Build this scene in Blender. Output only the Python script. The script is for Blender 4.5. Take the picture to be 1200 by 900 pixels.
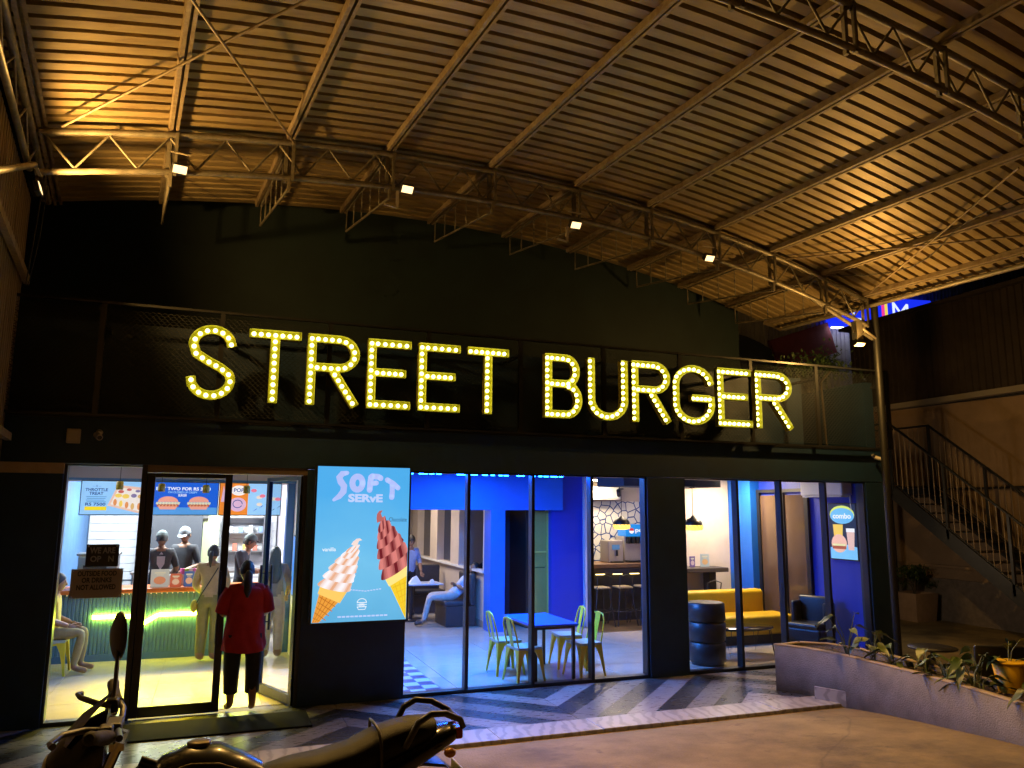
import bpy, bmesh, math, random
from mathutils import Vector, Matrix
random.seed(7)
for _o in list(bpy.data.objects): bpy.data.objects.remove(_o)
scene = bpy.context.scene
COL = scene.collection
# ------------------------------------------------------------------ camera, night sky, exposure
cam_d = bpy.data.cameras.new('camera'); cam = bpy.data.objects.new('camera', cam_d); COL.objects.link(cam)
cam_d.sensor_width = 36; cam_d.lens = 903/1200*36; cam_d.clip_start = 0.05; cam_d.clip_end = 500
_r = Vector((0.9354, -0.3553, 0.0066)).normalized(); _f = Vector((0.3502, 0.9231, 0.1592)).normalized()
_u = _r.cross(_f).normalized(); _r = _f.cross(_u)
cam.matrix_world = Matrix(((_r.x, _u.x, -_f.x, 0.0), (_r.y, _u.y, -_f.y, -9.6), (_r.z, _u.z, -_f.z, 2.28), (0, 0, 0, 1)))
scene.camera = cam
world = bpy.data.worlds.new('World'); scene.world = world; world.use_nodes = True
_nt = world.node_tree; _bg = _nt.nodes['Background']
_sky = _nt.nodes.new('ShaderNodeTexSky'); _sky.sky_type = 'NISHITA'; _sky.sun_disc = False
_sky.sun_elevation = math.radians(-6); _sky.sun_rotation = math.radians(200)
_nt.links.new(_sky.outputs[0], _bg.inputs[0]); _bg.inputs[1].default_value = 0.05
scene.view_settings.view_transform = 'Standard'; scene.view_settings.look = 'None'
scene.view_settings.exposure = 0.0; scene.view_settings.gamma = 1.0
scene.view_settings.use_curve_mapping = False
scene.cycles.use_denoising = True
scene.cycles.max_bounces = 6; scene.cycles.diffuse_bounces = 3; scene.cycles.glossy_bounces = 3; scene.cycles.use_adaptive_sampling = True; scene.cycles.adaptive_threshold = 0.02; scene.cycles.transparent_max_bounces = 16
scene.cycles.sample_clamp_indirect = 4.0
scene.cycles.caustics_reflective = False; scene.cycles.caustics_refractive = False

# ------------------------------------------------------------------ materials
MATS = {}
def M(name, col, rough=0.6, metal=0.0, var=0.0, vscale=6.0, bump=0.0, bscale=60.0, col2=None, spec=0.5, coat=0.0, stretch=None):
    if name in MATS: return MATS[name]
    m = bpy.data.materials.new(name); m.use_nodes = True
    nt = m.node_tree; b = nt.nodes['Principled BSDF']
    b.inputs['Base Color'].default_value = (*col, 1); b.inputs['Roughness'].default_value = rough
    b.inputs['Metallic'].default_value = metal; b.inputs['Specular IOR Level'].default_value = spec
    b.inputs['Coat Weight'].default_value = coat
    if var > 0 or col2 or bump > 0:
        tc = nt.nodes.new('ShaderNodeTexCoord'); mp = nt.nodes.new('ShaderNodeMapping')
        nt.links.new(tc.outputs['Object'], mp.inputs[0])
        if stretch: mp.inputs['Scale'].default_value = stretch
    if var > 0 or col2:
        n = nt.nodes.new('ShaderNodeTexNoise'); n.inputs['Scale'].default_value = vscale; n.inputs['Detail'].default_value = 6
        n.inputs['Roughness'].default_value = 0.65
        nt.links.new(mp.outputs[0], n.inputs['Vector'])
        r = nt.nodes.new('ShaderNodeValToRGB'); r.color_ramp.elements[0].position = 0.32; r.color_ramp.elements[1].position = 0.72
        c2 = col2 if col2 else tuple(c*(1-var) for c in col)
        r.color_ramp.elements[0].color = (*c2, 1); r.color_ramp.elements[1].color = (*[min(1, c*(1+var*0.5)) for c in col], 1)
        nt.links.new(n.outputs[0], r.inputs[0]); nt.links.new(r.outputs[0], b.inputs['Base Color'])
        mr = nt.nodes.new('ShaderNodeMapRange'); mr.inputs['To Min'].default_value = min(1, rough*1.15); mr.inputs['To Max'].default_value = rough*0.85
        nt.links.new(n.outputs[0], mr.inputs[0]); nt.links.new(mr.outputs[0], b.inputs['Roughness'])
    if bump > 0:
        n2 = nt.nodes.new('ShaderNodeTexNoise'); n2.inputs['Scale'].default_value = bscale; n2.inputs['Detail'].default_value = 5
        nt.links.new(mp.outputs[0], n2.inputs['Vector'])
        bp = nt.nodes.new('ShaderNodeBump'); bp.inputs['Strength'].default_value = bump; bp.inputs['Distance'].default_value = 0.02
        nt.links.new(n2.outputs[0], bp.inputs['Height']); nt.links.new(bp.outputs[0], b.inputs['Normal'])
    MATS[name] = m; return m
def EM(name, col, strength=1.0, rough=0.3):
    if name in MATS: return MATS[name]
    m = bpy.data.materials.new(name); m.use_nodes = True; b = m.node_tree.nodes['Principled BSDF']
    b.inputs['Base Color'].default_value = (*[min(.8, c*.3) for c in col], 1); b.inputs['Roughness'].default_value = rough
    b.inputs['Emission Color'].default_value = (*col, 1); b.inputs['Emission Strength'].default_value = strength
    m.cycles.emission_sampling = 'NONE' if strength <= 1.3 else 'FRONT'
    MATS[name] = m; return m
def glassmat(name, tint=(1, 1, 1), refl=1.0):
    m = bpy.data.materials.new(name); m.use_nodes = True; nt = m.node_tree; nt.nodes.clear()
    out = nt.nodes.new('ShaderNodeOutputMaterial'); mix = nt.nodes.new('ShaderNodeMixShader')
    tr = nt.nodes.new('ShaderNodeBsdfTransparent'); tr.inputs[0].default_value = (*tint, 1)
    gl = nt.nodes.new('ShaderNodeBsdfGlossy'); gl.inputs['Roughness'].default_value = 0.01; gl.inputs[0].default_value = (refl, refl, refl, 1)
    fr = nt.nodes.new('ShaderNodeFresnel'); fr.inputs[0].default_value = 1.45
    ge = nt.nodes.new('ShaderNodeNewGeometry'); iv = nt.nodes.new('ShaderNodeMath'); iv.operation = 'SUBTRACT'; iv.inputs[0].default_value = 1; nt.links.new(ge.outputs['Backfacing'], iv.inputs[1])
    mu = nt.nodes.new('ShaderNodeMath'); mu.operation = 'MULTIPLY'; nt.links.new(fr.outputs[0], mu.inputs[0]); nt.links.new(iv.outputs[0], mu.inputs[1])   # reflect on the outer face only
    nt.links.new(mu.outputs[0], mix.inputs[0]); nt.links.new(tr.outputs[0], mix.inputs[1]); nt.links.new(gl.outputs[0], mix.inputs[2])
    tc = nt.nodes.new('ShaderNodeTexCoord'); nz = nt.nodes.new('ShaderNodeTexNoise'); nz.inputs['Scale'].default_value = 2.5; nz.inputs['Detail'].default_value = 6; nt.links.new(tc.outputs['Object'], nz.inputs['Vector'])
    mr = nt.nodes.new('ShaderNodeMapRange'); mr.inputs['From Min'].default_value = .45; mr.inputs['From Max'].default_value = .8; mr.inputs['To Max'].default_value = .035; nt.links.new(nz.outputs[0], mr.inputs[0])
    df = nt.nodes.new('ShaderNodeBsdfDiffuse'); df.inputs[0].default_value = (.6, .6, .6, 1); m2 = nt.nodes.new('ShaderNodeMixShader'); nt.links.new(mr.outputs[0], m2.inputs[0]); nt.links.new(mix.outputs[0], m2.inputs[1]); nt.links.new(df.outputs[0], m2.inputs[2])
    nt.links.new(m2.outputs[0], out.inputs[0]); MATS[name] = m; return m

# ------------------------------------------------------------------ mesh builder
class MB:
    def __init__(s): s.v = []; s.f = []; s.m = []; s.sm = []
    def add(s, vs, fs, mi=0, smooth=False):
        o = len(s.v); s.v += [tuple(v) for v in vs]
        for f in fs: s.f.append(tuple(i+o for i in f)); s.m.append(mi); s.sm.append(smooth)
        return s
    def box(s, x0, x1, y0, y1, z0, z1, mi=0, mat=None):
        vs = [(x, y, z) for z in (z0, z1) for y in (y0, y1) for x in (x0, x1)]
        if mat is not None: vs = [mat @ Vector(v) for v in vs]
        return s.add(vs, [(0,2,3,1), (4,5,7,6), (0,1,5,4), (2,6,7,3), (0,4,6,2), (1,3,7,5)], mi)
    def bbox(s, x0, x1, y0, y1, z0, z1, r=0.01, mi=0, mat=None, seg=2):
        bm = bmesh.new(); bmesh.ops.create_cube(bm, size=1)
        for v in bm.verts: v.co = Vector((x0+(v.co.x+.5)*(x1-x0), y0+(v.co.y+.5)*(y1-y0), z0+(v.co.z+.5)*(z1-z0)))
        bmesh.ops.bevel(bm, geom=bm.edges[:], offset=r, segments=seg, affect='EDGES', profile=0.5)
        return s.addbm(bm, mi, mat, seg >= 3)
    def addbm(s, bm, mi=0, mat=None, smooth=False):
        bm.verts.index_update()
        vs = [(mat @ v.co) if mat is not None else v.co.copy() for v in bm.verts]
        fs = [[v.index for v in f.verts] for f in bm.faces]; bm.free()
        return s.add(vs, fs, mi, smooth)
    def tube(s, pts, r, n=8, mi=0, cap=True, smooth=True):
        pts = [Vector(p) for p in pts]; k = len(pts); rs = r if isinstance(r, (list, tuple)) else [r]*k
        vs = []; fs = []; ref = None
        for i, p in enumerate(pts):
            t = (pts[min(i+1, k-1)]-pts[max(i-1, 0)]).normalized()
            if ref is None: ref = Vector((0, 0, 1)) if abs(t.z) < .9 else Vector((1, 0, 0))
            a = t.cross(ref).normalized(); b = a.cross(t).normalized(); ref = b
            for j in range(n):
                an = 2*math.pi*(j+.5)/n; vs.append(p+(a*math.cos(an)+b*math.sin(an))*rs[i])
        for i in range(k-1):
            for j in range(n):
                j2 = (j+1) % n; fs.append((i*n+j, i*n+j2, (i+1)*n+j2, (i+1)*n+j))
        s.add(vs, fs, mi, smooth)
        if cap: s.add(vs[:n], [tuple(range(n-1, -1, -1))], mi); s.add(vs[-n:], [tuple(range(n))], mi)
        return s
    def bar(s, p, q, w, h, up=(0, 0, 1), mi=0):
        p = Vector(p); q = Vector(q); t = (q-p).normalized(); a = t.cross(Vector(up)).normalized(); b = a.cross(t)
        vs = [e+a*(sx*w/2)+b*(sz*h/2) for e in (p, q) for sx, sz in ((-1,-1), (1,-1), (1,1), (-1,1))]
        return s.add(vs, [(0,1,2,3), (7,6,5,4), (0,4,5,1), (1,5,6,2), (2,6,7,3), (3,7,4,0)], mi)
    def lathe(s, prof, n=16, c=(0, 0, 0), mi=0, mat=None, smooth=True, sx=1, sy=1):
        vs = []; fs = []; c = Vector(c)
        for r, z in prof:
            for j in range(n):
                a = 2*math.pi*j/n; v = Vector((r*math.cos(a)*sx, r*math.sin(a)*sy, z)); vs.append((mat @ v if mat is not None else v)+c)
        for i in range(len(prof)-1):
            for j in range(n): fs.append((i*n+j, i*n+(j+1) % n, (i+1)*n+(j+1) % n, (i+1)*n+j))
        s.add(vs, fs, mi, smooth)
        if prof[0][0] > 1e-4: s.add(vs[:n], [tuple(range(n-1, -1, -1))], mi)
        if prof[-1][0] > 1e-4: s.add(vs[-n:], [tuple(range(n))], mi)
        return s
    def ell(s, c, rx, ry, rz, n=12, k=8, mi=0, mat=None):
        return s.lathe([(max(1e-5, math.sin(math.pi*i/k)), -math.cos(math.pi*i/k)) for i in range(k+1)], n, c, mi,
                       (mat if mat is not None else Matrix.Identity(3)) @ Matrix.Diagonal((rx, ry, rz)))
    def prism(s, pts, d, mi=0):            # pts: 3D polygon, d: extrusion vector
        n = len(pts); d = Vector(d); a = [Vector(p) for p in pts]; b = [p+d for p in a]
        return s.add(a+b, [tuple(range(n-1, -1, -1)), tuple(range(n, 2*n))]+[(i, (i+1) % n, n+(i+1) % n, n+i) for i in range(n)], mi)
    def loft(s, rings, mi=0, cap=True, smooth=True, closed=True):
        n = len(rings[0]); vs = [v for r in rings for v in r]; fs = []
        for i in range(len(rings)-1):
            for j in range(n if closed else n-1): fs.append((i*n+j, i*n+(j+1) % n, (i+1)*n+(j+1) % n, (i+1)*n+j))
        s.add(vs, fs, mi, smooth)
        if cap and closed: s.add(rings[0], [tuple(range(n-1, -1, -1))], mi); s.add(rings[-1], [tuple(range(n))], mi)
        return s
    def mesh(s, name, mats):
        me = bpy.data.meshes.new(name); me.from_pydata(s.v, [], s.f)
        for m in (mats if isinstance(mats, (list, tuple)) else [mats]): me.materials.append(m)
        me.polygons.foreach_set('material_index', s.m); me.polygons.foreach_set('use_smooth', s.sm)
        bm = bmesh.new(); bm.from_mesh(me); bmesh.ops.recalc_face_normals(bm, faces=bm.faces[:]); bm.to_mesh(me); bm.free()
        return me
def link(name, me, parent=None, loc=(0, 0, 0), rot=(0, 0, 0), scl=None):
    o = bpy.data.objects.new(name, me); COL.objects.link(o); o.location = loc; o.rotation_euler = rot
    if scl: o.scale = scl
    if parent: o.parent = parent
    return o
def tag(o, label=None, cat=None, group=None, kind=None):
    if label: o['label'] = label
    if cat: o['category'] = cat
    if group: o['group'] = group
    if kind: o['kind'] = kind
    return o
def thing(name, label, cat, loc=(0, 0, 0), rz=0.0, group=None):
    o = link(name, None, None, loc, (0, 0, rz)); o.empty_display_size = .1
    return tag(o, label, cat, group)
def part(parent, name, mb, mat, world=True):
    """mesh child; world=True: vertices are world coordinates (root unrotated)"""
    o = link(name, mb.mesh(name, mat), parent)
    if world:
        r = parent; l = Vector((0, 0, 0))
        while r: l += r.location; r = r.parent
        o.location = -l
    return o
def single(name, mb, mat, label=None, cat=None, group=None, kind=None):
    return tag(link(name, mb.mesh(name, mat)), label, cat, group, kind)
def share(parent, name, me, loc, rot=(0, 0, 0), scl=None):     # shared mesh, world location under an unrotated root
    o = link(name, me, parent, loc, rot, scl); r = parent; l = Vector((0, 0, 0))
    while r: l += r.location; r = r.parent
    o.location = Vector(loc)-l
    return o
def copy_tree(o, parent=None):
    c = o.copy(); COL.objects.link(c); c.parent = parent
    for ch in list(o.children): copy_tree(ch, c)
    return c
def text_mesh(s, w=None, h=None, bold=0.0, ext=0.002, align='CENTER'):
    """flat lettering in the XY plane, fitted to width w and/or height h, centred at the origin"""
    cu = bpy.data.curves.new('lettering', 'FONT'); cu.body = s; cu.align_x = align; cu.size = 1; cu.offset = bold; cu.extrude = 0.0; cu.resolution_u = 3
    ob = bpy.data.objects.new('lettering', cu); COL.objects.link(ob)
    dg = bpy.context.evaluated_depsgraph_get(); me = bpy.data.meshes.new_from_object(ob.evaluated_get(dg))
    bpy.data.objects.remove(ob)
    xs = [v.co.x for v in me.vertices]; ys = [v.co.y for v in me.vertices]
    cx, cy = (min(xs)+max(xs))/2, (min(ys)+max(ys))/2; W = max(xs)-min(xs); H = max(ys)-min(ys)
    sx = w/W if w else None; sy = h/H if h else None
    if sx is None: sx = sy
    if sy is None: sy = sx
    mb = MB(); vs = [((v.co.x-cx)*sx, (v.co.y-cy)*sy, 0) for v in me.vertices]
    n = len(vs); fs = [tuple(p.vertices) for p in me.polygons]
    from collections import Counter
    ec = Counter(); 
    for f in fs:
        for i in range(len(f)): ec[(f[i], f[(i+1) % len(f)])] += 1
    side = [(a, b, b+n, a+n) for (a, b) in ec if (b, a) not in ec]
    mb.add(vs+[(x, y, ext) for x, y, z in vs], [tuple(i+n for i in f) for f in fs]+side)
    return mb
class Flat:
    """a flat panel: 2D design coordinates -> 3D; nrm points to the viewer"""
    def __init__(s, o, ex, ey, nrm): s.o = Vector(o); s.ex = Vector(ex); s.ey = Vector(ey); s.n = Vector(nrm)
    def p(s, x, y, l=0.0): return s.o+s.ex*x+s.ey*y+s.n*l
    def poly(s, parent, name, pts, mat, layer=1):
        mb = MB().prism([s.p(x, y, layer*.0015) for x, y in pts], s.n*.001)
        return part(parent, name, mb, mat)
    def polys(s, parent, name, lst, mat, layer=1):
        mb = MB()
        for pts in lst: mb.prism([s.p(x, y, layer*.0015) for x, y in pts], s.n*.001)
        return part(parent, name, mb, mat)
    def text(s, parent, txt, x, y, w, h, mat, layer=2, bold=0.0, tilt=0.0):
        mb = text_mesh(txt, w, h, bold, .001); c, sn = math.cos(tilt), math.sin(tilt)
        mb.v = [tuple(s.p(x+a*c-b*sn, y+a*sn+b*c, layer*.0015+z)) for a, b, z in mb.v]
        return part(parent, 'lettering', mb, mat)
def ellipse(cx, cy, rx, ry, n=20, a0=0, a1=2*math.pi):
    full = abs(a1-a0-2*math.pi) < 1e-6
    return [(cx+rx*math.cos(a0+(a1-a0)*i/(n if full else n-1)), cy+ry*math.sin(a0+(a1-a0)*i/(n if full else n-1))) for i in range(n)]
def rect(x0, x1, y0, y1): return [(x0, y0), (x1, y0), (x1, y1), (x0, y1)]

def stain(m, col, scale, lo, hi, amt=1.0, stretch=(1, 1, 1), crack=False):
    """second layer of wear with a shape of its own over the base colour"""
    nt = m.node_tree; b = nt.nodes['Principled BSDF']; inp = b.inputs['Base Color']
    tc = nt.nodes.new('ShaderNodeTexCoord'); mp = nt.nodes.new('ShaderNodeMapping'); mp.inputs['Scale'].default_value = stretch; mp.inputs['Location'].default_value = (3.7, 1.3, 2.1)
    nt.links.new(tc.outputs['Object'], mp.inputs[0])
    if crack:
        n = nt.nodes.new('ShaderNodeTexVoronoi'); n.feature = 'DISTANCE_TO_EDGE'; dn = nt.nodes.new('ShaderNodeTexNoise'); dn.inputs['Scale'].default_value = scale*2.2
        mx0 = nt.nodes.new('ShaderNodeMix'); mx0.data_type = 'RGBA'; mx0.inputs['Factor'].default_value = .3; nt.links.new(mp.outputs[0], mx0.inputs['A']); nt.links.new(mp.outputs[0], dn.inputs['Vector']); nt.links.new(dn.outputs[1], mx0.inputs['B']); nt.links.new(mx0.outputs['Result'], n.inputs['Vector'])
    else:
        n = nt.nodes.new('ShaderNodeTexNoise'); n.inputs['Detail'].default_value = 8; n.inputs['Roughness'].default_value = .7; nt.links.new(mp.outputs[0], n.inputs['Vector'])
    n.inputs['Scale'].default_value = scale
    mr = nt.nodes.new('ShaderNodeMapRange'); mr.inputs['From Min'].default_value = lo; mr.inputs['From Max'].default_value = hi; mr.inputs['To Max'].default_value = amt
    if crack: mr.inputs['To Min'].default_value = amt; mr.inputs['To Max'].default_value = 0
    nt.links.new(n.outputs[0], mr.inputs[0]); mx = nt.nodes.new('ShaderNodeMix'); mx.data_type = 'RGBA'; mx.inputs['B'].default_value = (*col, 1)
    if inp.is_linked: nt.links.new(inp.links[0].from_socket, mx.inputs['A'])
    else: mx.inputs['A'].default_value = inp.default_value
    nt.links.new(mr.outputs[0], mx.inputs['Factor']); nt.links.new(mx.outputs['Result'], inp)
def piece_tint(m, amt):
    """each sheet, tile or board differs a little from its neighbour"""
    nt = m.node_tree; inp = nt.nodes['Principled BSDF'].inputs['Base Color']; oi = nt.nodes.new('ShaderNodeObjectInfo'); hs = nt.nodes.new('ShaderNodeHueSaturation')
    mr = nt.nodes.new('ShaderNodeMapRange'); mr.inputs['To Min'].default_value = 1-amt; mr.inputs['To Max'].default_value = 1+amt; nt.links.new(oi.outputs['Random'], mr.inputs[0]); nt.links.new(mr.outputs[0], hs.inputs['Value'])
    if inp.is_linked: nt.links.new(inp.links[0].from_socket, hs.inputs['Color'])
    else: hs.inputs['Color'].default_value = inp.default_value
    nt.links.new(hs.outputs[0], inp)
# common materials
navy = M('facade_navy_paint', (.006, .03, .072), .55, var=.25, vscale=2.5, bump=.05, bscale=90)
black_metal = M('black_frame_metal', (.012, .013, .016), .35, spec=.5, var=.2, vscale=8)
steel = M('galvanised_steel', (.23, .205, .16), .5, .35, var=.45, vscale=9, bump=.05)
rusty = M('rusty_steel', (.33, .28, .2), .6, .2, col2=(.2, .14, .08), vscale=14, bump=.15)
zinc = M('zinc_roof_sheet', (.40, .31, .165), .5, .3, col2=(.25, .18, .085), vscale=1.3, bump=.06, bscale=14, stretch=(1, 6, 1))
stain(zinc, (.15, .075, .03), 2.6, .56, .72, .75, (.5, 2.2, 1)); stain(zinc, (.10, .085, .06), .9, .5, .7, .5, (.35, 1.5, 1)); piece_tint(zinc, .13)
stain(rusty, (.12, .05, .02), 5, .55, .68, .7)
glass = glassmat('window_glass', (.97, .98, .98), .8)
white_wall = M('white_wall_paint', (.74, .73, .72), .7, var=.05, vscale=3, bump=.03)
beige_wall = M('beige_wall_paint', (.62, .52, .43), .75, var=.1, vscale=2, bump=.05)
blue_paint = M('blue_wall_paint', (.006, .13, .62), .5, var=.08, vscale=2)
navy_in = M('dark_navy_wall', (.01, .03, .10), .5)
black_plastic = M('black_plastic', (.012, .012, .013), .4, bump=.05, bscale=200)
dark_grey = M('dark_grey_laminate', (.03, .03, .032), .45, var=.2)
wood = M('brown_wood', (.18, .09, .04), .5, var=.4, vscale=4, stretch=(1, 12, 1))
orange_top = M('orange_counter_top', (.75, .17, .03), .35, var=.1)
stainless = M('stainless_steel', (.55, .55, .55), .3, .9, var=.1)
# ------------------------------------------------------------------ the ground
GS = 0.098
def gz(y): return -0.03-GS*(y+1.97)
asphalt = M('worn_concrete_yard', (.28, .21, .085), .85, col2=(.15, .11, .045), vscale=1.6, bump=.35, bscale=45)
stain(asphalt, (.06, .045, .025), .7, .52, .66, .7); stain(asphalt, (.05, .035, .02), 3.5, .60, .70, .6); stain(asphalt, (.05, .04, .025), .42, .0, .006, .35, crack=True); stain(asphalt, (.42, .36, .22), 28, .68, .74, .5)
g = MB()
ys = [-60, -30, -20, -14]+[-12+.5*i for i in range(20)]+[-1.99]
xs = [-40, -20, -10]+[-6+.6*i for i in range(24)]+[9.5, 14, 25, 60]
vs = []; 
for y in ys:
    for x in xs:
        z = gz(max(y, -12)); z += .012*math.sin(x*1.7+y*.6)*math.sin(y*1.3+.4) if -11 < y < -2.2 and -5 < x < 8 else 0
        vs.append((x, y, z))
fs = [(j*len(xs)+i, j*len(xs)+i+1, (j+1)*len(xs)+i+1, (j+1)*len(xs)+i) for j in range(len(ys)-1) for i in range(len(xs)-1)]
g.add(vs, fs, 0, True)
g.add([(-40, -1.99, -.03), (60, -1.99, -.03), (60, 120, -.03), (-40, 120, -.03)], [(0, 1, 2, 3)])
single('ground', g, asphalt, 'worn brown concrete yard sloping up from the shop', None, kind='structure')
# raised entrance platform: marble kerb and chevron tiles
def plat_tile(name, c, v): return M(name, c, .28, var=v, vscale=7, bump=.02, bscale=30, stretch=(1, 3, 1))
tile_mats = [plat_tile('charcoal_floor_tile', (.04, .042, .05), .45), plat_tile('pale_floor_tile', (.27, .255, .25), .28),
             plat_tile('black_floor_tile', (.048, .05, .056), .4), plat_tile('grey_floor_tile', (.16, .155, .16), .3)]
for _m in tile_mats: stain(_m, (.09, .08, .065), 2.2, .55, .75, .55); piece_tint(_m, .1)
pl = MB().box(-3.2, 10.4, -1.95, .25, -.3, -.008)
plat = single('pavement', pl, M('tile_mortar', (.12, .11, .10), .9), 'raised tiled platform along the shop front', None, kind='structure')
def clip(poly, f):
    out = []
    for i in range(len(poly)):
        a, b = poly[i], poly[(i+1) % len(poly)]; fa, fb = f(a), f(b)
        if fa >= 0: out.append(a)
        if (fa >= 0) != (fb >= 0): t = fa/(fa-fb); out.append((a[0]+(b[0]-a[0])*t, a[1]+(b[1]-a[1])*t))
    return out
knots = [(-3.5, -2.3), (-1.05, 0.2), (1.45, 2.5), (3.87, 0.2), (6.45, 2.75), (9.4, -.1), (12, 2.4)]
W = .385
for k in range(len(knots)-1):
    (xa, ya), (xb, yb) = knots[k], knots[k+1]
    for i in range(-14, 6):
        lo = i*W; poly = [(xa, ya+lo), (xb, yb+lo), (xb, yb+lo+W), (xa, ya+lo+W)]
        for f in (lambda p: p[1]+1.555, lambda p: .02-p[1], lambda p: p[0]+3.15, lambda p: 10.35-p[0],
                  lambda p: min(1, 1) if True else 0):
            if poly: poly = clip(poly, f)
        if len(poly) < 3: continue
        cx = sum(p[0] for p in poly)/len(poly); cy = sum(p[1] for p in poly)/len(poly)
        sh = [(p[0]+(cx-p[0])*.006, p[1]+(cy-p[1])*.012) for p in poly]
        mb = MB().prism([(x, y, -.008) for x, y in sh], (0, 0, .012))
        part(plat, 'tile', mb, tile_mats[i % 4])
mm = M('veined_marble', (.55, .53, .5), .35, spec=.5)
nt = mm.node_tree; b = nt.nodes['Principled BSDF']; tc = nt.nodes.new('ShaderNodeTexCoord'); wv = nt.nodes.new('ShaderNodeTexWave')
mp = nt.nodes.new('ShaderNodeMapping'); mp.inputs['Rotation'].default_value = (0, 0, .5); mp.inputs['Scale'].default_value = (1, .55, 1)
nt.links.new(tc.outputs['Object'], mp.inputs[0]); nt.links.new(mp.outputs[0], wv.inputs[0]); wv.inputs['Scale'].default_value = 2.6; wv.inputs['Distortion'].default_value = 9; wv.inputs['Detail'].default_value = 4
wv.inputs['Detail Scale'].default_value = 1.6
rp = nt.nodes.new('ShaderNodeValToRGB'); rp.color_ramp.elements[0].position = .08; rp.color_ramp.elements[1].position = .5
rp.color_ramp.elements[0].color = (.25, .245, .24, 1); rp.color_ramp.elements[1].color = (.38, .37, .36, 1)
nt.links.new(wv.outputs[0], rp.inputs[0]); nt.links.new(rp.outputs[0], b.inputs['Base Color'])
for i in range(9):
    x0 = -2.9+i*1.14; x1 = min(x0+1.136, 7.25)
    part(plat, 'kerb_slab', MB().bbox(x0, x1, -1.985+random.uniform(-.004, .004), -1.56, -.12, .012+random.uniform(0, .004), .006), mm)
mat_o = single('door_mat', MB().bbox(-.82, 1.1, -.87, -.22, .004, .022, .006), M('black_rubber_mat', (.007, .007, .008), .95, bump=.5, bscale=160, spec=.1),
               'long black rubber mat in front of the glass doors', 'door mat')

# ------------------------------------------------------------------ restaurant shell
B = thing('restaurant_building', 'dark navy single-storey burger shop with a glazed front', 'building', (4, 0, 0))
def bpart(name, x0, x1, y0, y1, z0, z1, mat=navy): return part(B, name, MB().box(x0, x1, y0, y1, z0, z1), mat)
H = 2.725
bpart('pier', -3.2, -1.56, 0, .22, 0, 2.62); part(B, 'lintel_strip', MB().box(-3.2, -1.56, -.012, .2, 2.622, 2.735), M('beige_strip', (.42, .33, .22), .6, var=.2))
bpart('pier', 1.02, 2.24, 0, .22, 0, H); bpart('pier', 5.70, 6.31, 0, .22, 0, H); bpart('pier', 9.70, 10.2, 0, .22, 0, H)
bpart('lintel', -3.2, 10.2, .003, .225, 2.737, 3.26)
bpart('parapet', -3.2, 9.0, .55, .7, 3.26, 4.45)
bpart('side_wall', 10.0, 10.198, .22, 9, 0, 4.4)
bpart('roof_slab', -3.2, 10.0, .225, 9, 3.0, 3.2)
bpart('upper_wall', -3.6, 9.21, 2.4, 2.6, 3.2, 8.4, M('upper_wall_paint', (.004, .017, .021), .7, var=.3, vscale=1.2, bump=.05))
bpart('panel_joint_strip', -3.2, 10.2, -.006, .003, 3.235, 3.262, black_metal)
def pane(parent, x0, x1, z0, z1, y=.09):
    return part(parent, 'pane', MB().box(x0, x1, y, y+.008, z0, z1), glass)
def fixed_window(x0, x1, z0, z1, mull, fr=.045):
    w = link('window', None, B); 
    part(w, 'sill_frame', MB().bbox(x0, x1, .03, .15, z0, z0+fr, .005), black_metal)
    part(w, 'head_frame', MB().bbox(x0, x1, .03, .15, z1-.02, z1, .005), black_metal)
    xs = [x0]+mull+[x1]
    for i, x in enumerate(xs):
        a = x if i == 0 else x-fr/2 if i < len(xs)-1 else x-fr*.7
        part(w, 'mullion', MB().bbox(a, a+(fr if 0 < i < len(xs)-1 else fr*.7), .028, .152, z0+.001, z1-.001, .006), black_metal)
    for i in range(len(xs)-1): pane(w, xs[i]+.01, xs[i+1]-.01, z0+.02, z1-.01)
    return w
fixed_window(-1.56, -.735, .0, 2.73, [])
fixed_window(2.24, 5.70, .0, 2.735, [3.07, 3.97, 4.84])
fixed_window(6.31, 9.70, .0, 2.73, [7.25, 8.05, 8.91])
bpart('door_jamb', -.79, -.735, .02, .17, 0, 2.735, black_metal)
bpart('door_head', -.735, 1.02, .03, .16, 2.655, 2.737, M('bronze_head', (.2, .15, .1), .4, .3))
bpart('door_jamb', .975, 1.02, .02, .17, 0, 2.655, black_metal)
def door_leaf(hx, hy, width, rot, handle_x, label):
    d = link('door', None, B, (hx-4, hy, 0), (0, 0, rot)); d['label'] = label
    def dp(n, mb, m): o = link(n, mb.mesh(n, m), d); return o
    s = 1 if width > 0 else -1; w = abs(width)
    X = lambda a: a*s
    def bx(a, b, z0, z1, y0=-.025, y1=.025): return MB().bbox(min(X(a), X(b)), max(X(a), X(b)), y0, y1, z0, z1, .005)
    dp('stile', bx(0, .085, .012, 2.648), black_metal); dp('stile', bx(w-.08, w, .012, 2.648), black_metal)
    dp('top_rail', bx(.085, w-.08, 2.6, 2.648), black_metal); dp('bottom_rail', bx(.085, w-.08, .012, .125), black_metal)
    mb = MB().box(min(X(.08), X(w-.075)), max(X(.08), X(w-.075)), -.004, .004, .12, 2.605); dp('pane', mb, glass)
    h = MB()
    for sy in (-1, 1):
        h.tube([(X(handle_x), sy*.07, .75), (X(handle_x), sy*.07, 1.55)], .016, 8)
        for z in (.85, 1.45): h.tube([(X(handle_x), sy*.02, z), (X(handle_x), sy*.07, z)], .01, 6)
    dp('handle', h, black_metal)
    dp('hinge', MB().tube([(X(-.012), -.03, .2), (X(-.012), -.03, .32)], .012).tube([(X(-.012), -.03, 2.3), (X(-.012), -.03, 2.42)], .012), black_metal)
    return d
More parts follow.
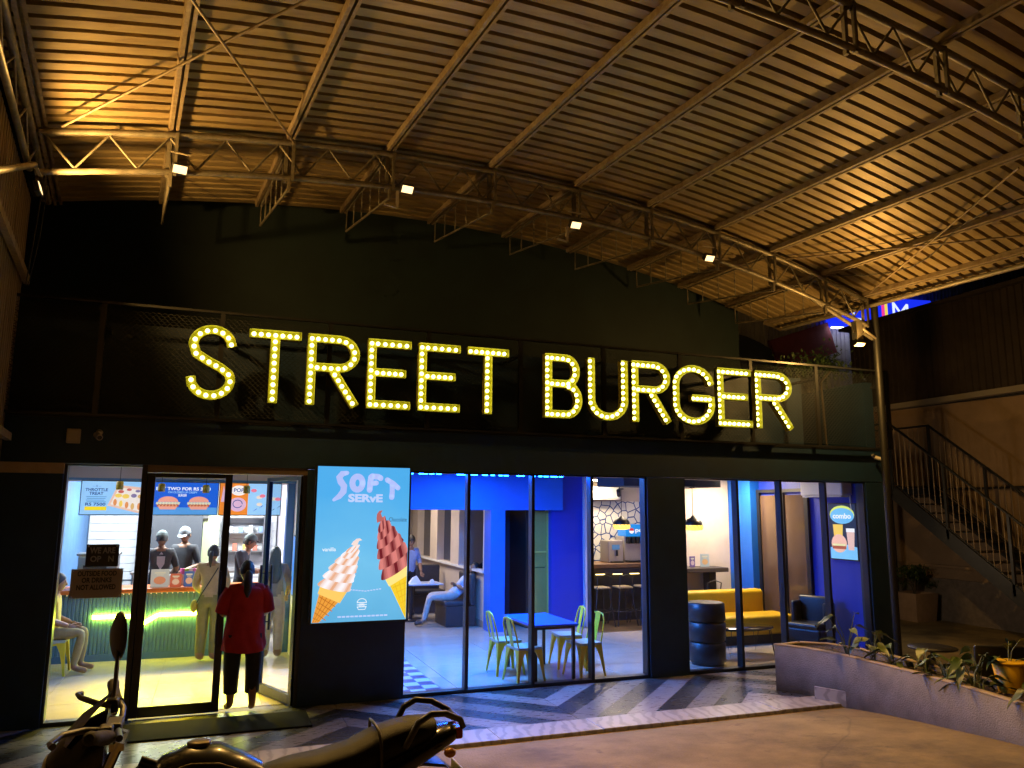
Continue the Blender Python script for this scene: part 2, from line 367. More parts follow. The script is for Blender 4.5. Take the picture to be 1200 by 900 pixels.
door_leaf(-.735, .08, .91, 0, .84, 'closed glass door leaf with wide black frame')
door_leaf(.975, .06, -.95, -math.radians(69), .88, 'glass door leaf standing open into the shop')
# small fittings on the dark band over the openings
t = thing('junction_box', 'small beige junction box on the dark band at far left', 'junction box', (-1.5, -.03, 3.02))
part(t, 'case', MB().bbox(-1.56, -1.43, -.06, .002, 2.95, 3.11, .008), M('beige_plastic', (.38, .33, .25), .5)); part(t, 'cover', MB().bbox(-1.54, -1.45, -.068, -.061, 2.97, 3.09, .003), M('beige_plastic2', (.42, .37, .28), .5))
def camera_bullet(x, z, lab):
    t = thing('security_camera', lab, 'security camera', (x, -.05, z))
    cm = M('camera_housing', (.4, .38, .33), .4)
    part(t, 'bracket', MB().lathe([(.035, 0), (.035, .02), (.012, .03), (.012, .07)], 12, (x, .004, z+.05), 0, Matrix.Rotation(math.pi/2, 3, 'X')), cm)
    part(t, 'housing', MB().tube([(x-.02, -.06, z+.02), (x+.03, -.19, z-.02)], .033, 12), cm)
    part(t, 'lens', MB().tube([(x+.03, -.19, z-.02), (x+.033, -.2, z-.023)], .024, 10), black_plastic)
camera_bullet(-1.25, 3.03, 'small bullet camera beside the beige junction box'); camera_bullet(9.9, 3.1, 'bullet camera on the dark band near the right corner')

# ------------------------------------------------------------------ expanded-metal sign screen
scr = thing('mesh_sign_screen', 'long dark expanded-metal screen behind the lit letters', 'screen', (4, -.12, 3.26))
mesh_m = M('dark_mesh_metal', (.02, .024, .028), .6, .1, var=.2, spec=.3)
edges = [-2.7, -1.3, -.05, 1.2, 2.45, 3.72, 4.97, 6.22, 7.47, 8.72, 10.18]
for i in range(len(edges)-1):
    x0, x1 = edges[i]+.03, edges[i+1]-.03; mb = MB(); cw, ch = .062, .030; n = int((x1-x0)/cw); rows = int(1.19/ch)
    vs = []; fs = []
    for r in range(rows):
        zc = 3.30+ch*(r+.5)
        for q in range(2*n+1):
            up = ((q+r) % 2)*2-1; x = x0+q*cw/2*(x1-x0)/(n*cw); z = zc+up*(ch/2-.0035)
            vs += [(x, -.121+.006*up, z-.0035), (x, -.119+.006*up, z+.0035)]
        o = r*(2*n+1)*2
        for q in range(2*n): fs.append((o+2*q, o+2*q+2, o+2*q+3, o+2*q+1))
    mb.add(vs, fs)
    tag(part(scr, 'mesh_panel', mb, mesh_m), kind='stuff')
for x in edges: part(scr, 'upright', MB().box(x-.028, x+.028, -.125, -.085, 3.28, 4.52), black_metal)
part(scr, 'top_rail', MB().box(-2.73, 10.2, -.128, -.084, 4.521, 4.55), black_metal); part(scr, 'bottom_rail', MB().box(-2.73, 10.2, -.128, -.084, 3.25, 3.279), black_metal)
for x in edges: part(scr, 'stay', MB().box(x-.02, x+.02, -.084, .56, 4.3, 4.34), black_metal)

# ------------------------------------------------------------------ marquee letters
letter_m = M('yellow_letter_tray', (.25, .225, .01), .4, var=.1)
bulb_m = EM('warm_yellow_bulb', (1.0, .94, .24), 8.0)
bb = MB().ell((0, -.03, 0), .025, .028, .025, 8, 6); bb.lathe([(.014, 0), (.014, .03)], 6, (0, 0, 0), 0, Matrix.Rotation(math.pi/2, 3, 'X'))
bulb_me = bb.mesh('bulb', bulb_m)
def arc(cx, cy, rx, ry, a0, a1, n=14): return [(cx+rx*math.cos(math.radians(a0+(a1-a0)*i/n)), cy+ry*math.sin(math.radians(a0+(a1-a0)*i/n))) for i in range(n+1)]
# strokes in a unit box (x 0..1 across stroke centres, y 0..1)
GL = {
 'S': [arc(.53, .765, .40, .235, 8, 180, 14)+[(.2, .62), (.45, .52), (.72, .43)]+arc(.54, .235, .41, .235, 25, -178, 14)],
 'T': [[(0, 1), (1, 1)], [(.5, .9), (.5, 0)]],
 'R': [[(0, 1), (0, 0)], [(.14, 1), (.6, 1)]+arc(.62, .77, .38, .23, 90, -90)+[(.6, .54), (.14, .54)], [(.55, .44), (.98, 0)]],
 'E': [[(0, 1), (0, 0)], [(.17, 1), (1, 1)], [(.17, .52), (.86, .52)], [(.17, 0), (1, 0)]],
 'B': [[(0, 1), (0, 0)], [(.16, 1), (.55, 1)]+arc(.58, .77, .36, .23, 90, -90)+[(.16, .54)], [(.72, .50)]+arc(.62, .26, .40, .26, 60, -90)+[(.16, 0)]],
 'U': [[(0, 1), (0, .3)]+arc(.5, .3, .5, .3, 180, 360)+[(1, 1)]],
 'G': [arc(.5, .68, .5, .32, 12, 180)+arc(.5, .32, .5, .32, 180, 360)+[(1, .44)], [(.52, .44), (.88, .44)]],
}
HW = .052
def seg_sdf(px, pz, a, b):
    dx, dz = b[0]-a[0], b[1]-a[1]; L = math.hypot(dx, dz) or 1e-6; ux, uz = dx/L, dz/L
    rx, rz = px-(a[0]+b[0])/2, pz-(a[1]+b[1])/2; u = abs(rx*ux+rz*uz)-L/2-b[2]; v = abs(-rx*uz+rz*ux)-HW
    return min(max(u, v), 0)+math.hypot(max(u, 0), max(v, 0))
def make_letter(ch, x0, x1, z0, z1, lab):
    st = [[(x0+HW+p[0]*(x1-x0-2*HW), z0+HW+p[1]*(z1-z0-2*HW)) for p in s] for s in GL[ch]]
    segs = []
    for s in st:
        for i in range(len(s)-1):
            if math.hypot(s[i+1][0]-s[i][0], s[i+1][1]-s[i][1]) < 1e-5: continue
            ends = (i == 0) or (i == len(s)-2)
            segs.append((s[i], (s[i+1][0], s[i+1][1], HW*.98 if len(s) == 2 else (.012 if not ends else HW*.7))))
    h = .0115; nx = int((x1-x0+.06)/h)+1; nz = int((z1-z0+.06)/h)+1; ox, oz = x0-.03, z0-.03
    val = {}
    for i in range(nx+1):
        for j in range(nz+1):
            val[i, j] = min(seg_sdf(ox+i*h, oz+j*h, a, b) for a, b in segs)
    vid = {}; vs = []
    def V(key, x, z):
        if key not in vid: vid[key] = len(vs); vs.append((x, z))
        return vid[key]
    def E(i, j, k, l):
        key = (min((i, j), (k, l)), max((i, j), (k, l))); a, c = val[i, j], val[k, l]; t = a/(a-c)
        return V(key, ox+(i+(k-i)*t)*h, oz+(j+(l-j)*t)*h)
    faces = []; rim = []
    for i in range(nx):
        for j in range(nz):
            cs = [(i, j), (i+1, j), (i+1, j+1), (i, j+1)]; ins = [val[c] < 0 for c in cs]
            if not any(ins): continue
            poly = []; cut = []
            for q in range(4):
                a, c = cs[q], cs[(q+1) % 4]
                if ins[q]: poly.append(V(a, ox+a[0]*h, oz+a[1]*h))
                if ins[q] != ins[(q+1) % 4]: e = E(*a, *c); poly.append(e); cut.append(e)
            if len(poly) >= 3: faces.append(poly)
            if len(cut) == 2: rim.append(tuple(cut))
    yb, yf = -.175, -.265
    t = thing('marquee_letter', lab, 'letter', ((x0+x1)/2, yb, z0), 0, 'lit marquee letters of the shop sign')
    mb = MB().add([(x, yb, z) for x, z in vs], faces); part(t, 'back_plate', mb, letter_m)
    mb = MB(); n = len(vs); mb.add([(x, yb+.004, z) for x, z in vs]+[(x, yf, z) for x, z in vs], [(a, c, c+n, a+n) for a, c in rim]); part(t, 'rim', mb, letter_m)
    for s in st:
        L = [0]
        for i in range(len(s)-1): L.append(L[-1]+math.hypot(s[i+1][0]-s[i][0], s[i+1][1]-s[i][1]))
        k = max(2, round(L[-1]/.0845)+1)
        for q in range(k):
            d = L[-1]*q/(k-1); i = max(0, min(len(L)-2, next((w for w in range(len(L)-1) if L[w+1] >= d-1e-9), len(L)-2)))
            f = (d-L[i])/((L[i+1]-L[i]) or 1); x = s[i][0]+(s[i+1][0]-s[i][0])*f; z = s[i][1]+(s[i+1][1]-s[i][1])*f
            share(t, 'bulb', bulb_me, (x, yb-.012, z))
    part(t, 'bracket', MB().tube([(x0+.06, yb, z0+.1), (x0+.06, -.124, z0+.1)], .012, 6).tube([(x1-.06, yb, z1-.05), (x1-.06, -.124, z1-.05)], .012, 6), black_metal)
LET = [('S', -.465, .15, 'S, first letter of the first word on the sign'), ('T', .25, .845, 'T between S and R in the first word'), ('R', .92, 1.545, 'R of the first word, before the two E letters'),
       ('E', 1.645, 2.19, 'E right after the R in the first word'), ('E', 2.285, 2.835, 'second E, before the last T of the first word'), ('T', 2.93, 3.50, 'T that ends the first word'),
       ('B', 4.015, 4.555, 'B that starts the second word'), ('U', 4.655, 5.27, 'U after the B in the second word'), ('R', 5.335, 5.955, 'R before the G in the second word'),
       ('G', 6.0, 6.70, 'G in the middle of the second word'), ('E', 6.76, 7.36, 'E between G and R in the second word'), ('R', 7.43, 8.105, 'R that ends the whole sign')]
for ch, a, c, lab in LET: make_letter(ch, a, c, 3.475, 4.345, 'yellow bulb-lit letter '+lab)

# ------------------------------------------------------------------ canopy
TH = math.radians(6); EX = Vector((math.cos(TH), math.sin(TH), 0)); EY = Vector((-math.sin(TH), math.cos(TH), 0))
def K(u, d, z): return EX*u+EY*d+Vector((0, 0, z))
UC, ZC, RT = 3.43, -17.24, 23.67
def zr(u, r): return ZC+math.sqrt(r*r-(u-UC)**2)
RB, RS = RT-.40, RT+.112
PU = [-1.92, -.78, .39, 1.53, 2.84, 4.07, 5.24, 6.44, 7.51, 8.58, 9.5]
can = thing('canopy', 'arched sheet-metal canopy on pipe trusses over the yard', 'canopy', tuple(K(3.4, -5, 0)))
# roof sheets: trapezoid ribs run along the arch, five ribs to a sheet
pitch = .17; us = [-2.1+i*(12.05/22) for i in range(23)]
d = .90
for sh in range(14):
    prof = []; nr = 5
    for k in range(nr):
        e = d-k*pitch
        prof += [(e, 0), (e-.112, 0), (e-.119, .065), (e-.163, .065)]
    prof.append((d-nr*pitch, 0)); off = .002*(sh % 2)
    vs = []; fs = []; q = len(prof)
    for u in us:
        a = math.asin((u-UC)/RS)
        for dd, hh in prof: R_ = RS+hh+off; vs.append(K(UC+R_*math.sin(a), dd, ZC+R_*math.cos(a)))
    for i in range(len(us)-1):
        for j in range(q-1): fs.append((i*q+j, i*q+j+1, (i+1)*q+j+1, (i+1)*q+j))
    part(can, 'roof_sheet', MB().add(vs, fs), zinc); d -= nr*pitch
def apts(r, d, u0=-1.95, u1=9.55, n=24): return [K(u0+(u1-u0)*i/n, d, zr(u0+(u1-u0)*i/n, r)) for i in range(n+1)]
TD = [-1.34, -5.62]
for ti, dT in enumerate(TD):
    tr = link('truss', None, can); tr.location = (0, 0, 0)
    part(tr, 'top_chord', MB().tube(apts(RT, dT), .034, 8), steel); part(tr, 'bottom_chord', MB().tube(apts(RB, dT), .032, 8), steel)
    n = 42; pts = []
    for i in range(n+1):
        u = -1.9+11.4*i/n; pts.append(K(u, dT, zr(u, RB+.03 if i % 2 else RT-.03)))
    for i in range(n): part(tr, 'web_member', MB().tube([pts[i], pts[i+1]], .0125, 5), steel)
    for u in PU[1:]:
        part(tr, 'hanger', MB().bar(K(u-.035, dT+.02, zr(u, RT)+.02), K(u-.035, dT+.02, zr(u, RB)-.06), .035, .035, (1, 0, 0)).bar(K(u+.035, dT-.02, zr(u, RT)+.02), K(u+.035, dT-.02, zr(u, RB)-.04), .03, .03, (1, 0, 0)), steel)
for i, u in enumerate(PU):                       # slotted channel purlins
    zb = zr(u, RT)+.035; slope = math.asin((u-UC)/RT); mb = MB()
    rot = Matrix.Rotation(TH, 4, 'Z') @ Matrix.Rotation(slope, 4, 'Y')
    o = K(u, 0, zb); L0, L1 = -10.6, .82
    for (a, c, e, f) in ((-.047, -.012, 0, .074), (.016, .046, .004, .074), (-.012, .016, .062, .074)):
        mb.box(a, c, L0, L1, e, f, 0, Matrix.Translation(o) @ rot)
    part(can, 'purlin', mb, rusty)
for i, u in enumerate(PU[1:-1]):                 # cantilever lattice brackets behind the truss
    br = link('bracket', None, can); br.location = (0, 0, 0)
    z1 = zr(u, RT)+.02; z0 = zr(u, RB)-.13; D0, D1 = TD[0]+.03, TD[0]+1.95; za = z1-.32
    part(br, 'bottom_rail', MB().tube([K(u, D0, z0), K(u, D1, za)], .014, 6), steel); part(br, 'top_rail', MB().tube([K(u, D0, z1-.02), K(u, D1, z1-.03)], .014, 6), steel)
    m = 5
    for q in range(m+1):
        f = q/m; dd = D0+(D1-D0)*f; part(br, 'web_member', MB().tube([K(u, dd, z0+(za-z0)*f), K(u, dd, z1-.02)], .009, 5), steel)
    part(br, 'hanger', MB().bar(K(u, D0-.04, zr(u, RB)), K(u, D0-.04, z0-.03), .03, .03, (1, 0, 0)), steel)
rods = [((-1.75, -1.5, -.02), (.15, -4.2, -.02)), ((.42, -1.4, -.03), (-1.2, -4.6, -.03)), ((9.3, -1.6, -.03), (7.6, -4.9, -.03)), ((7.7, -1.4, -.02), (9.4, -5.0, -.02))]
for (a, c, e), (f, h_, k_) in rods: part(can, 'brace_rod', MB().tube([K(a, c, zr(a, RT)+e), K(f, h_, zr(f, RT)+k_)], .013, 6), rusty)
for uE, nm in ((-2.0, 'eave_beam'), (9.68, 'eave_beam')):
    z = zr(uE, RT)
    eb = link(nm, None, can); eb.location = (0, 0, 0)
    part(eb, 'chord', MB().tube([K(uE, -10, z-.02), K(uE, .55, z-.02)], .035, 8), steel)
    if uE > 0: continue
    part(eb, 'chord', MB().tube([K(uE, -10, z-.36), K(uE, -1.3, z-.36)], .03, 8), steel)
    for q in range(20):
        a = -10+q*.45; part(eb, 'web_member', MB().tube([K(uE, a, z-.36 if q % 2 else z-.03), K(uE, a+.45, z-.03 if q % 2 else z-.36)], .012, 5), steel)
part(can, 'post', MB().tube([K(9.72, -1.34, -.05), K(9.72, -1.34, zr(9.6, RT))], .055, 12), M('dark_post_paint', (.012, .012, .012), .5, var=.2))
part(can, 'post', MB().tube([K(9.75, -10, -.05), K(9.75, -10, zr(9.6, RT))], .06, 12), rusty)
part(can, 'post', MB().tube([K(-2.0, -10, -.05), K(-2.0, -10, zr(-1.9, RT))], .06, 12), rusty)
part(can, 'knee_brace', MB().tube([K(8.35, -1.32, zr(8.35, RB)), K(9.68, -1.3, 5.02)], .03, 8), steel)
part(can, 'hanging_cable', MB().tube([K(-1.86, -1.36, 5.5), K(-1.9, -1.2, 5.0), K(-1.97, -.9, 4.4)], .006, 5).tube([K(-1.83, -1.36, 5.3), K(-1.86, -1.25, 4.8), K(-1.95, -.9, 4.4)], .004, 5), black_plastic)
part(can, 'roof_cable', MB().tube([K(8.5+.6*math.sin(i*.5), -1.6-i*.3, zr(8.5, RT)-.05-.05*math.sin(i*.9)) for i in range(13)], .008, 5).tube([K(7.2+i*.22, -1.5-i*.35, zr(8.0, RT)-.03-.08*math.sin(i*.5)) for i in range(10)], .006, 5), black_plastic)
# ribbed metal side wall at the left
lw = thing('side_wall', 'ribbed metal sheet wall closing the yard at the far left', 'wall', tuple(K(-2.15, -5, 0)))
wallm = M('ribbed_wall_sheet', (.26, .21, .14), .55, .2, col2=(.16, .12, .075), vscale=2, bump=.08)
for sidx in range(11):
    prof = []; e0 = .35-sidx*.98
    for k in range(7): e = e0-k*.14; prof += [(e, 0), (e-.09, 0), (e-.1, -.025), (e-.13, -.025)]
    prof.append((e0-.98, 0)); vs = [K(-2.15+h2-.002*(sidx % 2), dd, z) for z in (-.1, 5.72) for dd, h2 in prof]; q = len(prof)
    part(lw, 'sheet', MB().add(vs, [(j, j+1, q+j+1, q+j) for j in range(q-1)]), wallm)
for z in (1.2, 3.0, 4.75): part(lw, 'girt', MB().box(-.03, .03, -10, .3, -.04, .04, 0, Matrix.Translation(K(-2.1, 0, z)) @ Matrix.Rotation(TH, 4, 'Z')), rusty)
part(lw, 'stay', MB().tube([K(-2.05, -2.9, 4.75), K(-1.95, -1.4, 5.45)], .03, 8), steel)

# ------------------------------------------------------------------ floodlights
flood_case = M('flood_case', (.03, .03, .03), .45, .3); flood_steel = M('flood_bracket', (.4, .35, .27), .5, .3)
def flood(u, d, z, aim, power, lab, col=(1.0, .54, .13), spread=118, tilt=-42, em=2.4, kind='SPOT'):
    p = K(u, d, z); t = thing('floodlight', lab, 'floodlight', tuple(p), 0, 'warm floodlights on the canopy trusses')
    a = math.atan2(aim[1], aim[0]); w = (EX*math.cos(a)+EY*math.sin(a)); f = (w*math.cos(math.radians(tilt))+Vector((0, 0, 1))*math.sin(math.radians(tilt))).normalized()
    r = f.cross(Vector((0, 0, 1))).normalized(); up = r.cross(f)
    mt = Matrix((( r.x, up.x, -f.x, p.x), (r.y, up.y, -f.y, p.y), (r.z, up.z, -f.z, p.z), (0, 0, 0, 1)))
    part(t, 'case', MB().bbox(-.075, .075, -.05, .05, .0, .05, .008, 0, mt), flood_case)
    mb = MB()
    for k in range(6): x = -.07+.028*k; mb.box(x-.003, x+.003, -.045, .045, .05, .075, 0, mt)
    part(t, 'heat_fins', mb, flood_case)
    part(t, 'lens', MB().box(-.065, .065, -.042, .042, -.004, -.001, 0, mt), EM('warm_flood_lens', (1.0, .66, .30), em))
    b = MB(); hz = Vector((0, 0, 1))
    b.bar(p-r*.095-f*.03, p-r*.095-f*.03+hz*.16, .012, .03).bar(p+r*.095-f*.03, p+r*.095-f*.03+hz*.16, .012, .03).bar(p-r*.1-f*.03+hz*.16, p+r*.1-f*.03+hz*.16, .03, .008)
    part(t, 'bracket', b, flood_steel)
    if kind == 'POINT': part(t, 'driver_box', MB().bbox(p.x-.065, p.x+.065, p.y-.02, p.y+.08, p.z+.08, p.z+.36, .008), flood_steel)
    ld = bpy.data.lights.new('flood_beam', kind); ld.energy = power; ld.color = col; ld.shadow_soft_size = .05
    if kind == 'SPOT': ld.spot_size = math.radians(spread); ld.spot_blend = .55
    lo = bpy.data.objects.new('flood_beam', ld); COL.objects.link(lo); lo.parent = t
    mw = mt.copy(); mw.translation = f*(.06 if kind == 'SPOT' else .14); lo.matrix_local = mw
    return t
flood(-.70, -1.42, 5.66, (.1, -1), 560, 'lit floodlight on the truss nearest the ribbed left wall')
flood(1.72, -1.42, 5.93, (.0, -1), 560, 'second lit floodlight from the left on the truss')
flood(4.01, -1.42, 5.90, (-.1, -1), 560, 'lit floodlight at the middle of the arched truss')
flood(6.23, -1.42, 5.80, (-.1, -1), 560, 'lit floodlight on the right half of the arched truss')
flood(8.68, -1.85, 4.72, (-.28, -1), 190, 'lit floodlight low on the canopy post at the right', tilt=-72, kind='POINT')
flood(-1.86, -1.62, 5.15, (1, -.08), 370, 'floodlight at the left end of the truss, turned away', tilt=16, spread=160)
bl = thing('added_stair_lamp', 'unseen round lamp added on the side wall of the shop to light the stair', 'lamp', (10.24, 1.6, 1.7))  # added to brighten stair, pot and boundary wall; hidden behind the shop
part(bl, 'base', MB().lathe([(.11, 0), (.11, .03), (.09, .035)], 16, (10.199, 1.6, 1.7), 0, Matrix.Rotation(math.pi/2, 3, 'Y')), black_plastic); part(bl, 'globe', MB().ell((10.25, 1.6, 1.7), .05, .08, .08, 14, 8), EM('added_lamp_glow', (1, .72, .45), 3))
ld = bpy.data.lights.new('added_stair_light', 'POINT'); ld.energy = 42; ld.color = (1, .72, .45); ld.shadow_soft_size = .15; lo = bpy.data.objects.new('added_stair_light', ld); COL.objects.link(lo); lo.parent = bl; lo.location = (.22, 0, 0)
part(can, 'lamp_arm', MB().tube([K(9.72, -1.34, 5.02), K(8.68, -1.8, 5.06)], .02, 8), flood_steel)
for u, d_, zt in ((1.72, -1.36, 5.93), (4.01, -1.36, 5.9)):
    part(can, 'lamp_stay', MB().bar(K(u-.1, d_, zt-.02), K(u-.1, d_, zt-.22), .03, .03, (1, 0, 0)).bar(K(u-.25, d_, zt-.2), K(u-.1, d_, zt-.22), .03, .02), flood_steel)
# ------------------------------------------------------------------ planter with plants at the right of the yard
stucco = M('grey_stucco', (.30, .28, .245), .9, col2=(.21, .195, .17), vscale=3.5, bump=.5, bscale=70)
stain(stucco, (.10, .085, .07), 1.6, .52, .72, .6, (1, 1, .6)); stain(stucco, (.34, .31, .28), 7, .62, .72, .5)
soil_m = M('dark_soil', (.035, .024, .015), .95, bump=.8, bscale=60)
OUT = [(6.85, -1.14), (7.02, -1.45), (7.12, -1.85), (7.13, -2.5), (7.11, -3.1), (7.04, -3.6), (6.96, -4.05), (6.86, -4.5), (6.72, -5.0), (6.55, -5.5), (6.35, -6.0)]
INN = [(x+.58-(.12 if i == 0 else 0), y+.16-(.1 if i == 0 else 0)) for i, (x, y) in enumerate(OUT)]
pt = thing('planter', 'long low rendered planter beside the yard, curving to the right', 'planter', (7, -3, 0))
def wallstrip(path, th, z0, z1):
    mb = MB(); rings = []
    for i, (x, y) in enumerate(path):
        a = Vector(path[min(i+1, len(path)-1)])-Vector(path[max(i-1, 0)]); nn = Vector((-a.y, a.x)).normalized()*th
        rings.append([(x, y, z0), (x, y, z1-.012), (x+nn.x*.1, y+nn.y*.1, z1), (x+nn.x*.9, y+nn.y*.9, z1), (x+nn.x, y+nn.y, z1-.012), (x+nn.x, y+nn.y, z0)])
    return mb.loft(rings)
rimm = M('lit_planter_rim', (.40, .32, .22), .85, col2=(.28, .22, .14), vscale=5, bump=.3)  # lamp light on the rim put into its lighter, yellower colour
def seg(path, th, z0, z1, sgn=1): return wallstrip(path if sgn > 0 else path[::-1], th, z0, z1)
part(pt, 'outer_wall', seg(OUT, .075, -.15, .56), stucco); part(pt, 'outer_coping', seg(OUT, .078, .5605, .578), rimm)
part(pt, 'inner_wall', seg(INN, .075, -.15, .56, -1), stucco); part(pt, 'inner_coping', seg(INN, .078, .5605, .578, -1), rimm)
ends = [(INN[0][0]-.06, INN[0][1]+.005), (OUT[0][0]+.05, OUT[0][1]+.005)]
part(pt, 'end_wall', seg(ends, .075, -.15, .559), stucco); part(pt, 'end_coping', seg(ends, .074, .562, .5775), rimm)
sb = MB(); rings = []
for i in range(len(OUT)):
    r = []
    for q in range(6):
        f = .1+.8*q/5; r.append((OUT[i][0]*(1-f)+INN[i][0]*f, OUT[i][1]*(1-f)+INN[i][1]*f, .50+random.uniform(-.025, .03)))
    rings.append(r)
sb.loft(rings, closed=False); part(pt, 'soil', sb, soil_m)
part(pt, 'marble_upstand', MB().bbox(-.2, .2, -.012, .012, -.02, .16, .004, 0, Matrix.Translation((7.06, -1.87, 0)) @ Matrix.Rotation(-1.15, 4, 'Z')), mm)
leaf_m = [M('waxy_leaf', (.055, .10, .03), .35, var=.35, vscale=12), M('pale_leaf', (.10, .14, .04), .4, var=.3, vscale=12), M('dark_leaf', (.03, .055, .02), .4, var=.3, vscale=12)]
stem_m = M('leaf_stalk', (.10, .13, .05), .5)
def leaf_mb(L, Wd, bend, fold=.25):
    mb = MB(); n = 8; vs = []; fs = []
    for i in range(n+1):
        f = i/n; w = Wd*math.sin(math.pi*min(1, f**.75*.97+.02))**.9*(1-.25*f); x = L*f; z = -bend*L*f*f
        vs += [(x, -w, z+fold*w+.012*math.sin(f*9)), (x, 0, z), (x, w, z+fold*w+.012*math.sin(f*8+1))]
    for i in range(n):
        for j in range(2): fs.append((i*3+j, i*3+j+1, i*3+j+4, i*3+j+3))
    return mb.add(vs, fs, 0, True)
LEAVES = [leaf_mb(.24, .05, b, f).mesh('leaf', m) for b, f, m in ((.25, .3, leaf_m[0]), (.5, .2, leaf_m[1]), (.8, .25, leaf_m[0]), (.35, .35, leaf_m[2]), (.1, .3, leaf_m[1]))]
def plant(x, y, z0, h, n, lab, seed, base=False):
    rnd = random.Random(seed); t = thing('leafy_plant', lab, 'plant', (x, y, z0), 0, 'broad-leaved plants in the planter')
    for k in range(n):
        a = rnd.uniform(0, 6.28); r = rnd.uniform(.05, .2); hh = h*rnd.uniform(.3, 1.15)
        tip = Vector((math.cos(a)*r, math.sin(a)*r, hh)); s = MB().tube([(0, 0, -.03), tip*.5+Vector((-math.cos(a)*.02, -math.sin(a)*.02, .04)), tip], [.006, .005, .004], 5)
        st = link('stalk', s.mesh('stalk', stem_m), t)
        o = link('leaf', LEAVES[rnd.randrange(5)], t, tip, (rnd.uniform(-.5, .5), rnd.uniform(-.5, .45), a+rnd.uniform(-.4, .4)), [rnd.uniform(.75, 1.2)]*3)
    return t
ps = [(7.28, -1.95, .47, 'tall upright leafy plant at the far end of the planter'), (7.34, -2.3, .36, 'leafy plant with one long arching leaf near the far end'), (7.3, -2.62, .22, 'low small plant leaning over the planter rim'),
      (7.4, -2.95, .26, 'drooping plant midway along the planter'), (7.3, -3.3, .24, 'short bushy plant midway with folded leaves'), (7.4, -3.6, .38, 'broad plant whose leaf spreads over the coping'),
      (7.16, -3.72, .3, 'dark drooping plant hanging over the front rim'), (7.2, -3.78, .16, 'low pale plant just before the yellow bucket'), (7.02, -4.45, .2, 'plant at the near end under the yellow bucket')]
for i, (x, y, h, lab) in enumerate(ps): plant(x, y, .5, h, [8, 8, 7, 8, 7, 8, 7, 6, 6][i], lab, 11+i)
lt_ = MB(); rl = random.Random(8)
for k in range(420):
    f = rl.uniform(.16, .84); q = rl.uniform(0, len(OUT)-2.01); i0 = int(q); fq = q-i0
    ox = OUT[i0][0]*(1-fq)+OUT[i0+1][0]*fq; oy = OUT[i0][1]*(1-fq)+OUT[i0+1][1]*fq; ix = INN[i0][0]*(1-fq)+INN[i0+1][0]*fq; iy = INN[i0][1]*(1-fq)+INN[i0+1][1]*fq
    c = Vector((ox*(1-f)+ix*f, oy*(1-f)+iy*f, .53+rl.uniform(0, .02))); a = rl.uniform(0, 6.28); s = rl.uniform(.012, .04); d1 = Vector((math.cos(a), math.sin(a), rl.uniform(-.4, .5))); d2 = Vector((-math.sin(a), math.cos(a), rl.uniform(-.3, .3)))*.4
    lt_.add([c-d1*s, c-d2*s, c+d1*s, c+d2*s], [(0, 1, 2, 3)])
part(pt, 'leaf_litter', lt_, M('dry_leaf_litter', (.16, .10, .045), .8, var=.5, vscale=15))['kind'] = 'stuff'
bk = thing('bucket', 'bright yellow plastic bucket standing in the planter', 'bucket', (7.5, -3.86, .5))
yel = M('yellow_plastic', (.75, .45, .01), .4, var=.08)
part(bk, 'shell', MB().lathe([(.11, .48), (.155, .80), (.146, .80), (.10, .5)], 24, (7.5, -3.86, 0)), yel); part(bk, 'rim', MB().lathe([(.154, .79), (.165, .793), (.165, .806), (.147, .808)], 24, (7.5, -3.86, 0)), yel)
part(bk, 'soil', MB().lathe([(.0001, .74), (.142, .74)], 16, (7.5, -3.86, 0)), soil_m)
plant(7.5, -3.86, .72, .26, 5, 'dark broad-leaved plant growing in the yellow bucket', 91)

# ------------------------------------------------------------------ right-hand side: stair, boundary wall, neighbours
bw = thing('boundary_wall', 'tan plastered boundary wall behind the steel stair', 'wall', (14.75, 2, 0))
tanw = M('tan_plaster', (.40, .28, .18), .85, col2=(.27, .19, .12), vscale=1.2, bump=.25, bscale=30)
part(bw, 'wall', MB().box(14.75, 15.0, -12, 4.6, -.1, 4.6), tanw); part(bw, 'plinth', MB().box(14.68, 14.749, -12, 4.6, -.1, .85), M('grey_plinth', (.24, .2, .17), .9, var=.3, bump=.3))
part(bw, 'ledge', MB().box(14.66, 14.749, -12, 4.6, 1.08, 1.14), tanw); part(bw, 'end_wall', MB().box(10.2, 14.749, 4.35, 4.6, -.1, 4.6), tanw)
part(bw, 'pipe', MB().tube([(14.66, -10, 2.75), (14.66, 4.3, 2.75)], .025, 6), dark_grey); part(bw, 'conduit', MB().tube([(14.7, 4.3, 4.62), (14.7, -8, 4.45)], .02, 6), dark_grey)
nb = thing('neighbour_annex', 'dark brown corrugated upper storey over the boundary wall', 'building', (15, 0, 4.6))
brown = M('brown_cladding', (.045, .032, .024), .7, var=.35, vscale=1.5)
mb = MB(); prof = []
for k in range(110): y = -12+k*.155; prof += [(y, 0), (y+.1, 0), (y+.115, .03), (y+.14, .03)]
q = len(prof); mb.add([(14.55+hh, y, z) for z in (4.72, 6.72) for y, hh in prof], [(j, j+1, q+j+1, q+j) for j in range(q-1)]); part(nb, 'cladding', mb, brown)
part(nb, 'floor_beam', MB().box(14.5, 15.0, -12, 5.05, 4.6, 4.72), M('pale_beam', (.3, .27, .22), .7)); part(nb, 'end_cladding', MB().box(10.35, 15, 5.06, 5.2, 4.0, 4.7), brown)
part(nb, 'roof_edge', MB().box(14.4, 16.5, -12, 5.2, 6.72, 6.8), brown)
far = thing('far_shed', 'pale ribbed metal shed behind the shop with a blue lit sign', 'shed', (17, 8.5, 0))
pale = M('pale_ribbed_metal', (.42, .40, .40), .6, .1, var=.12); mb = MB(); prof = []
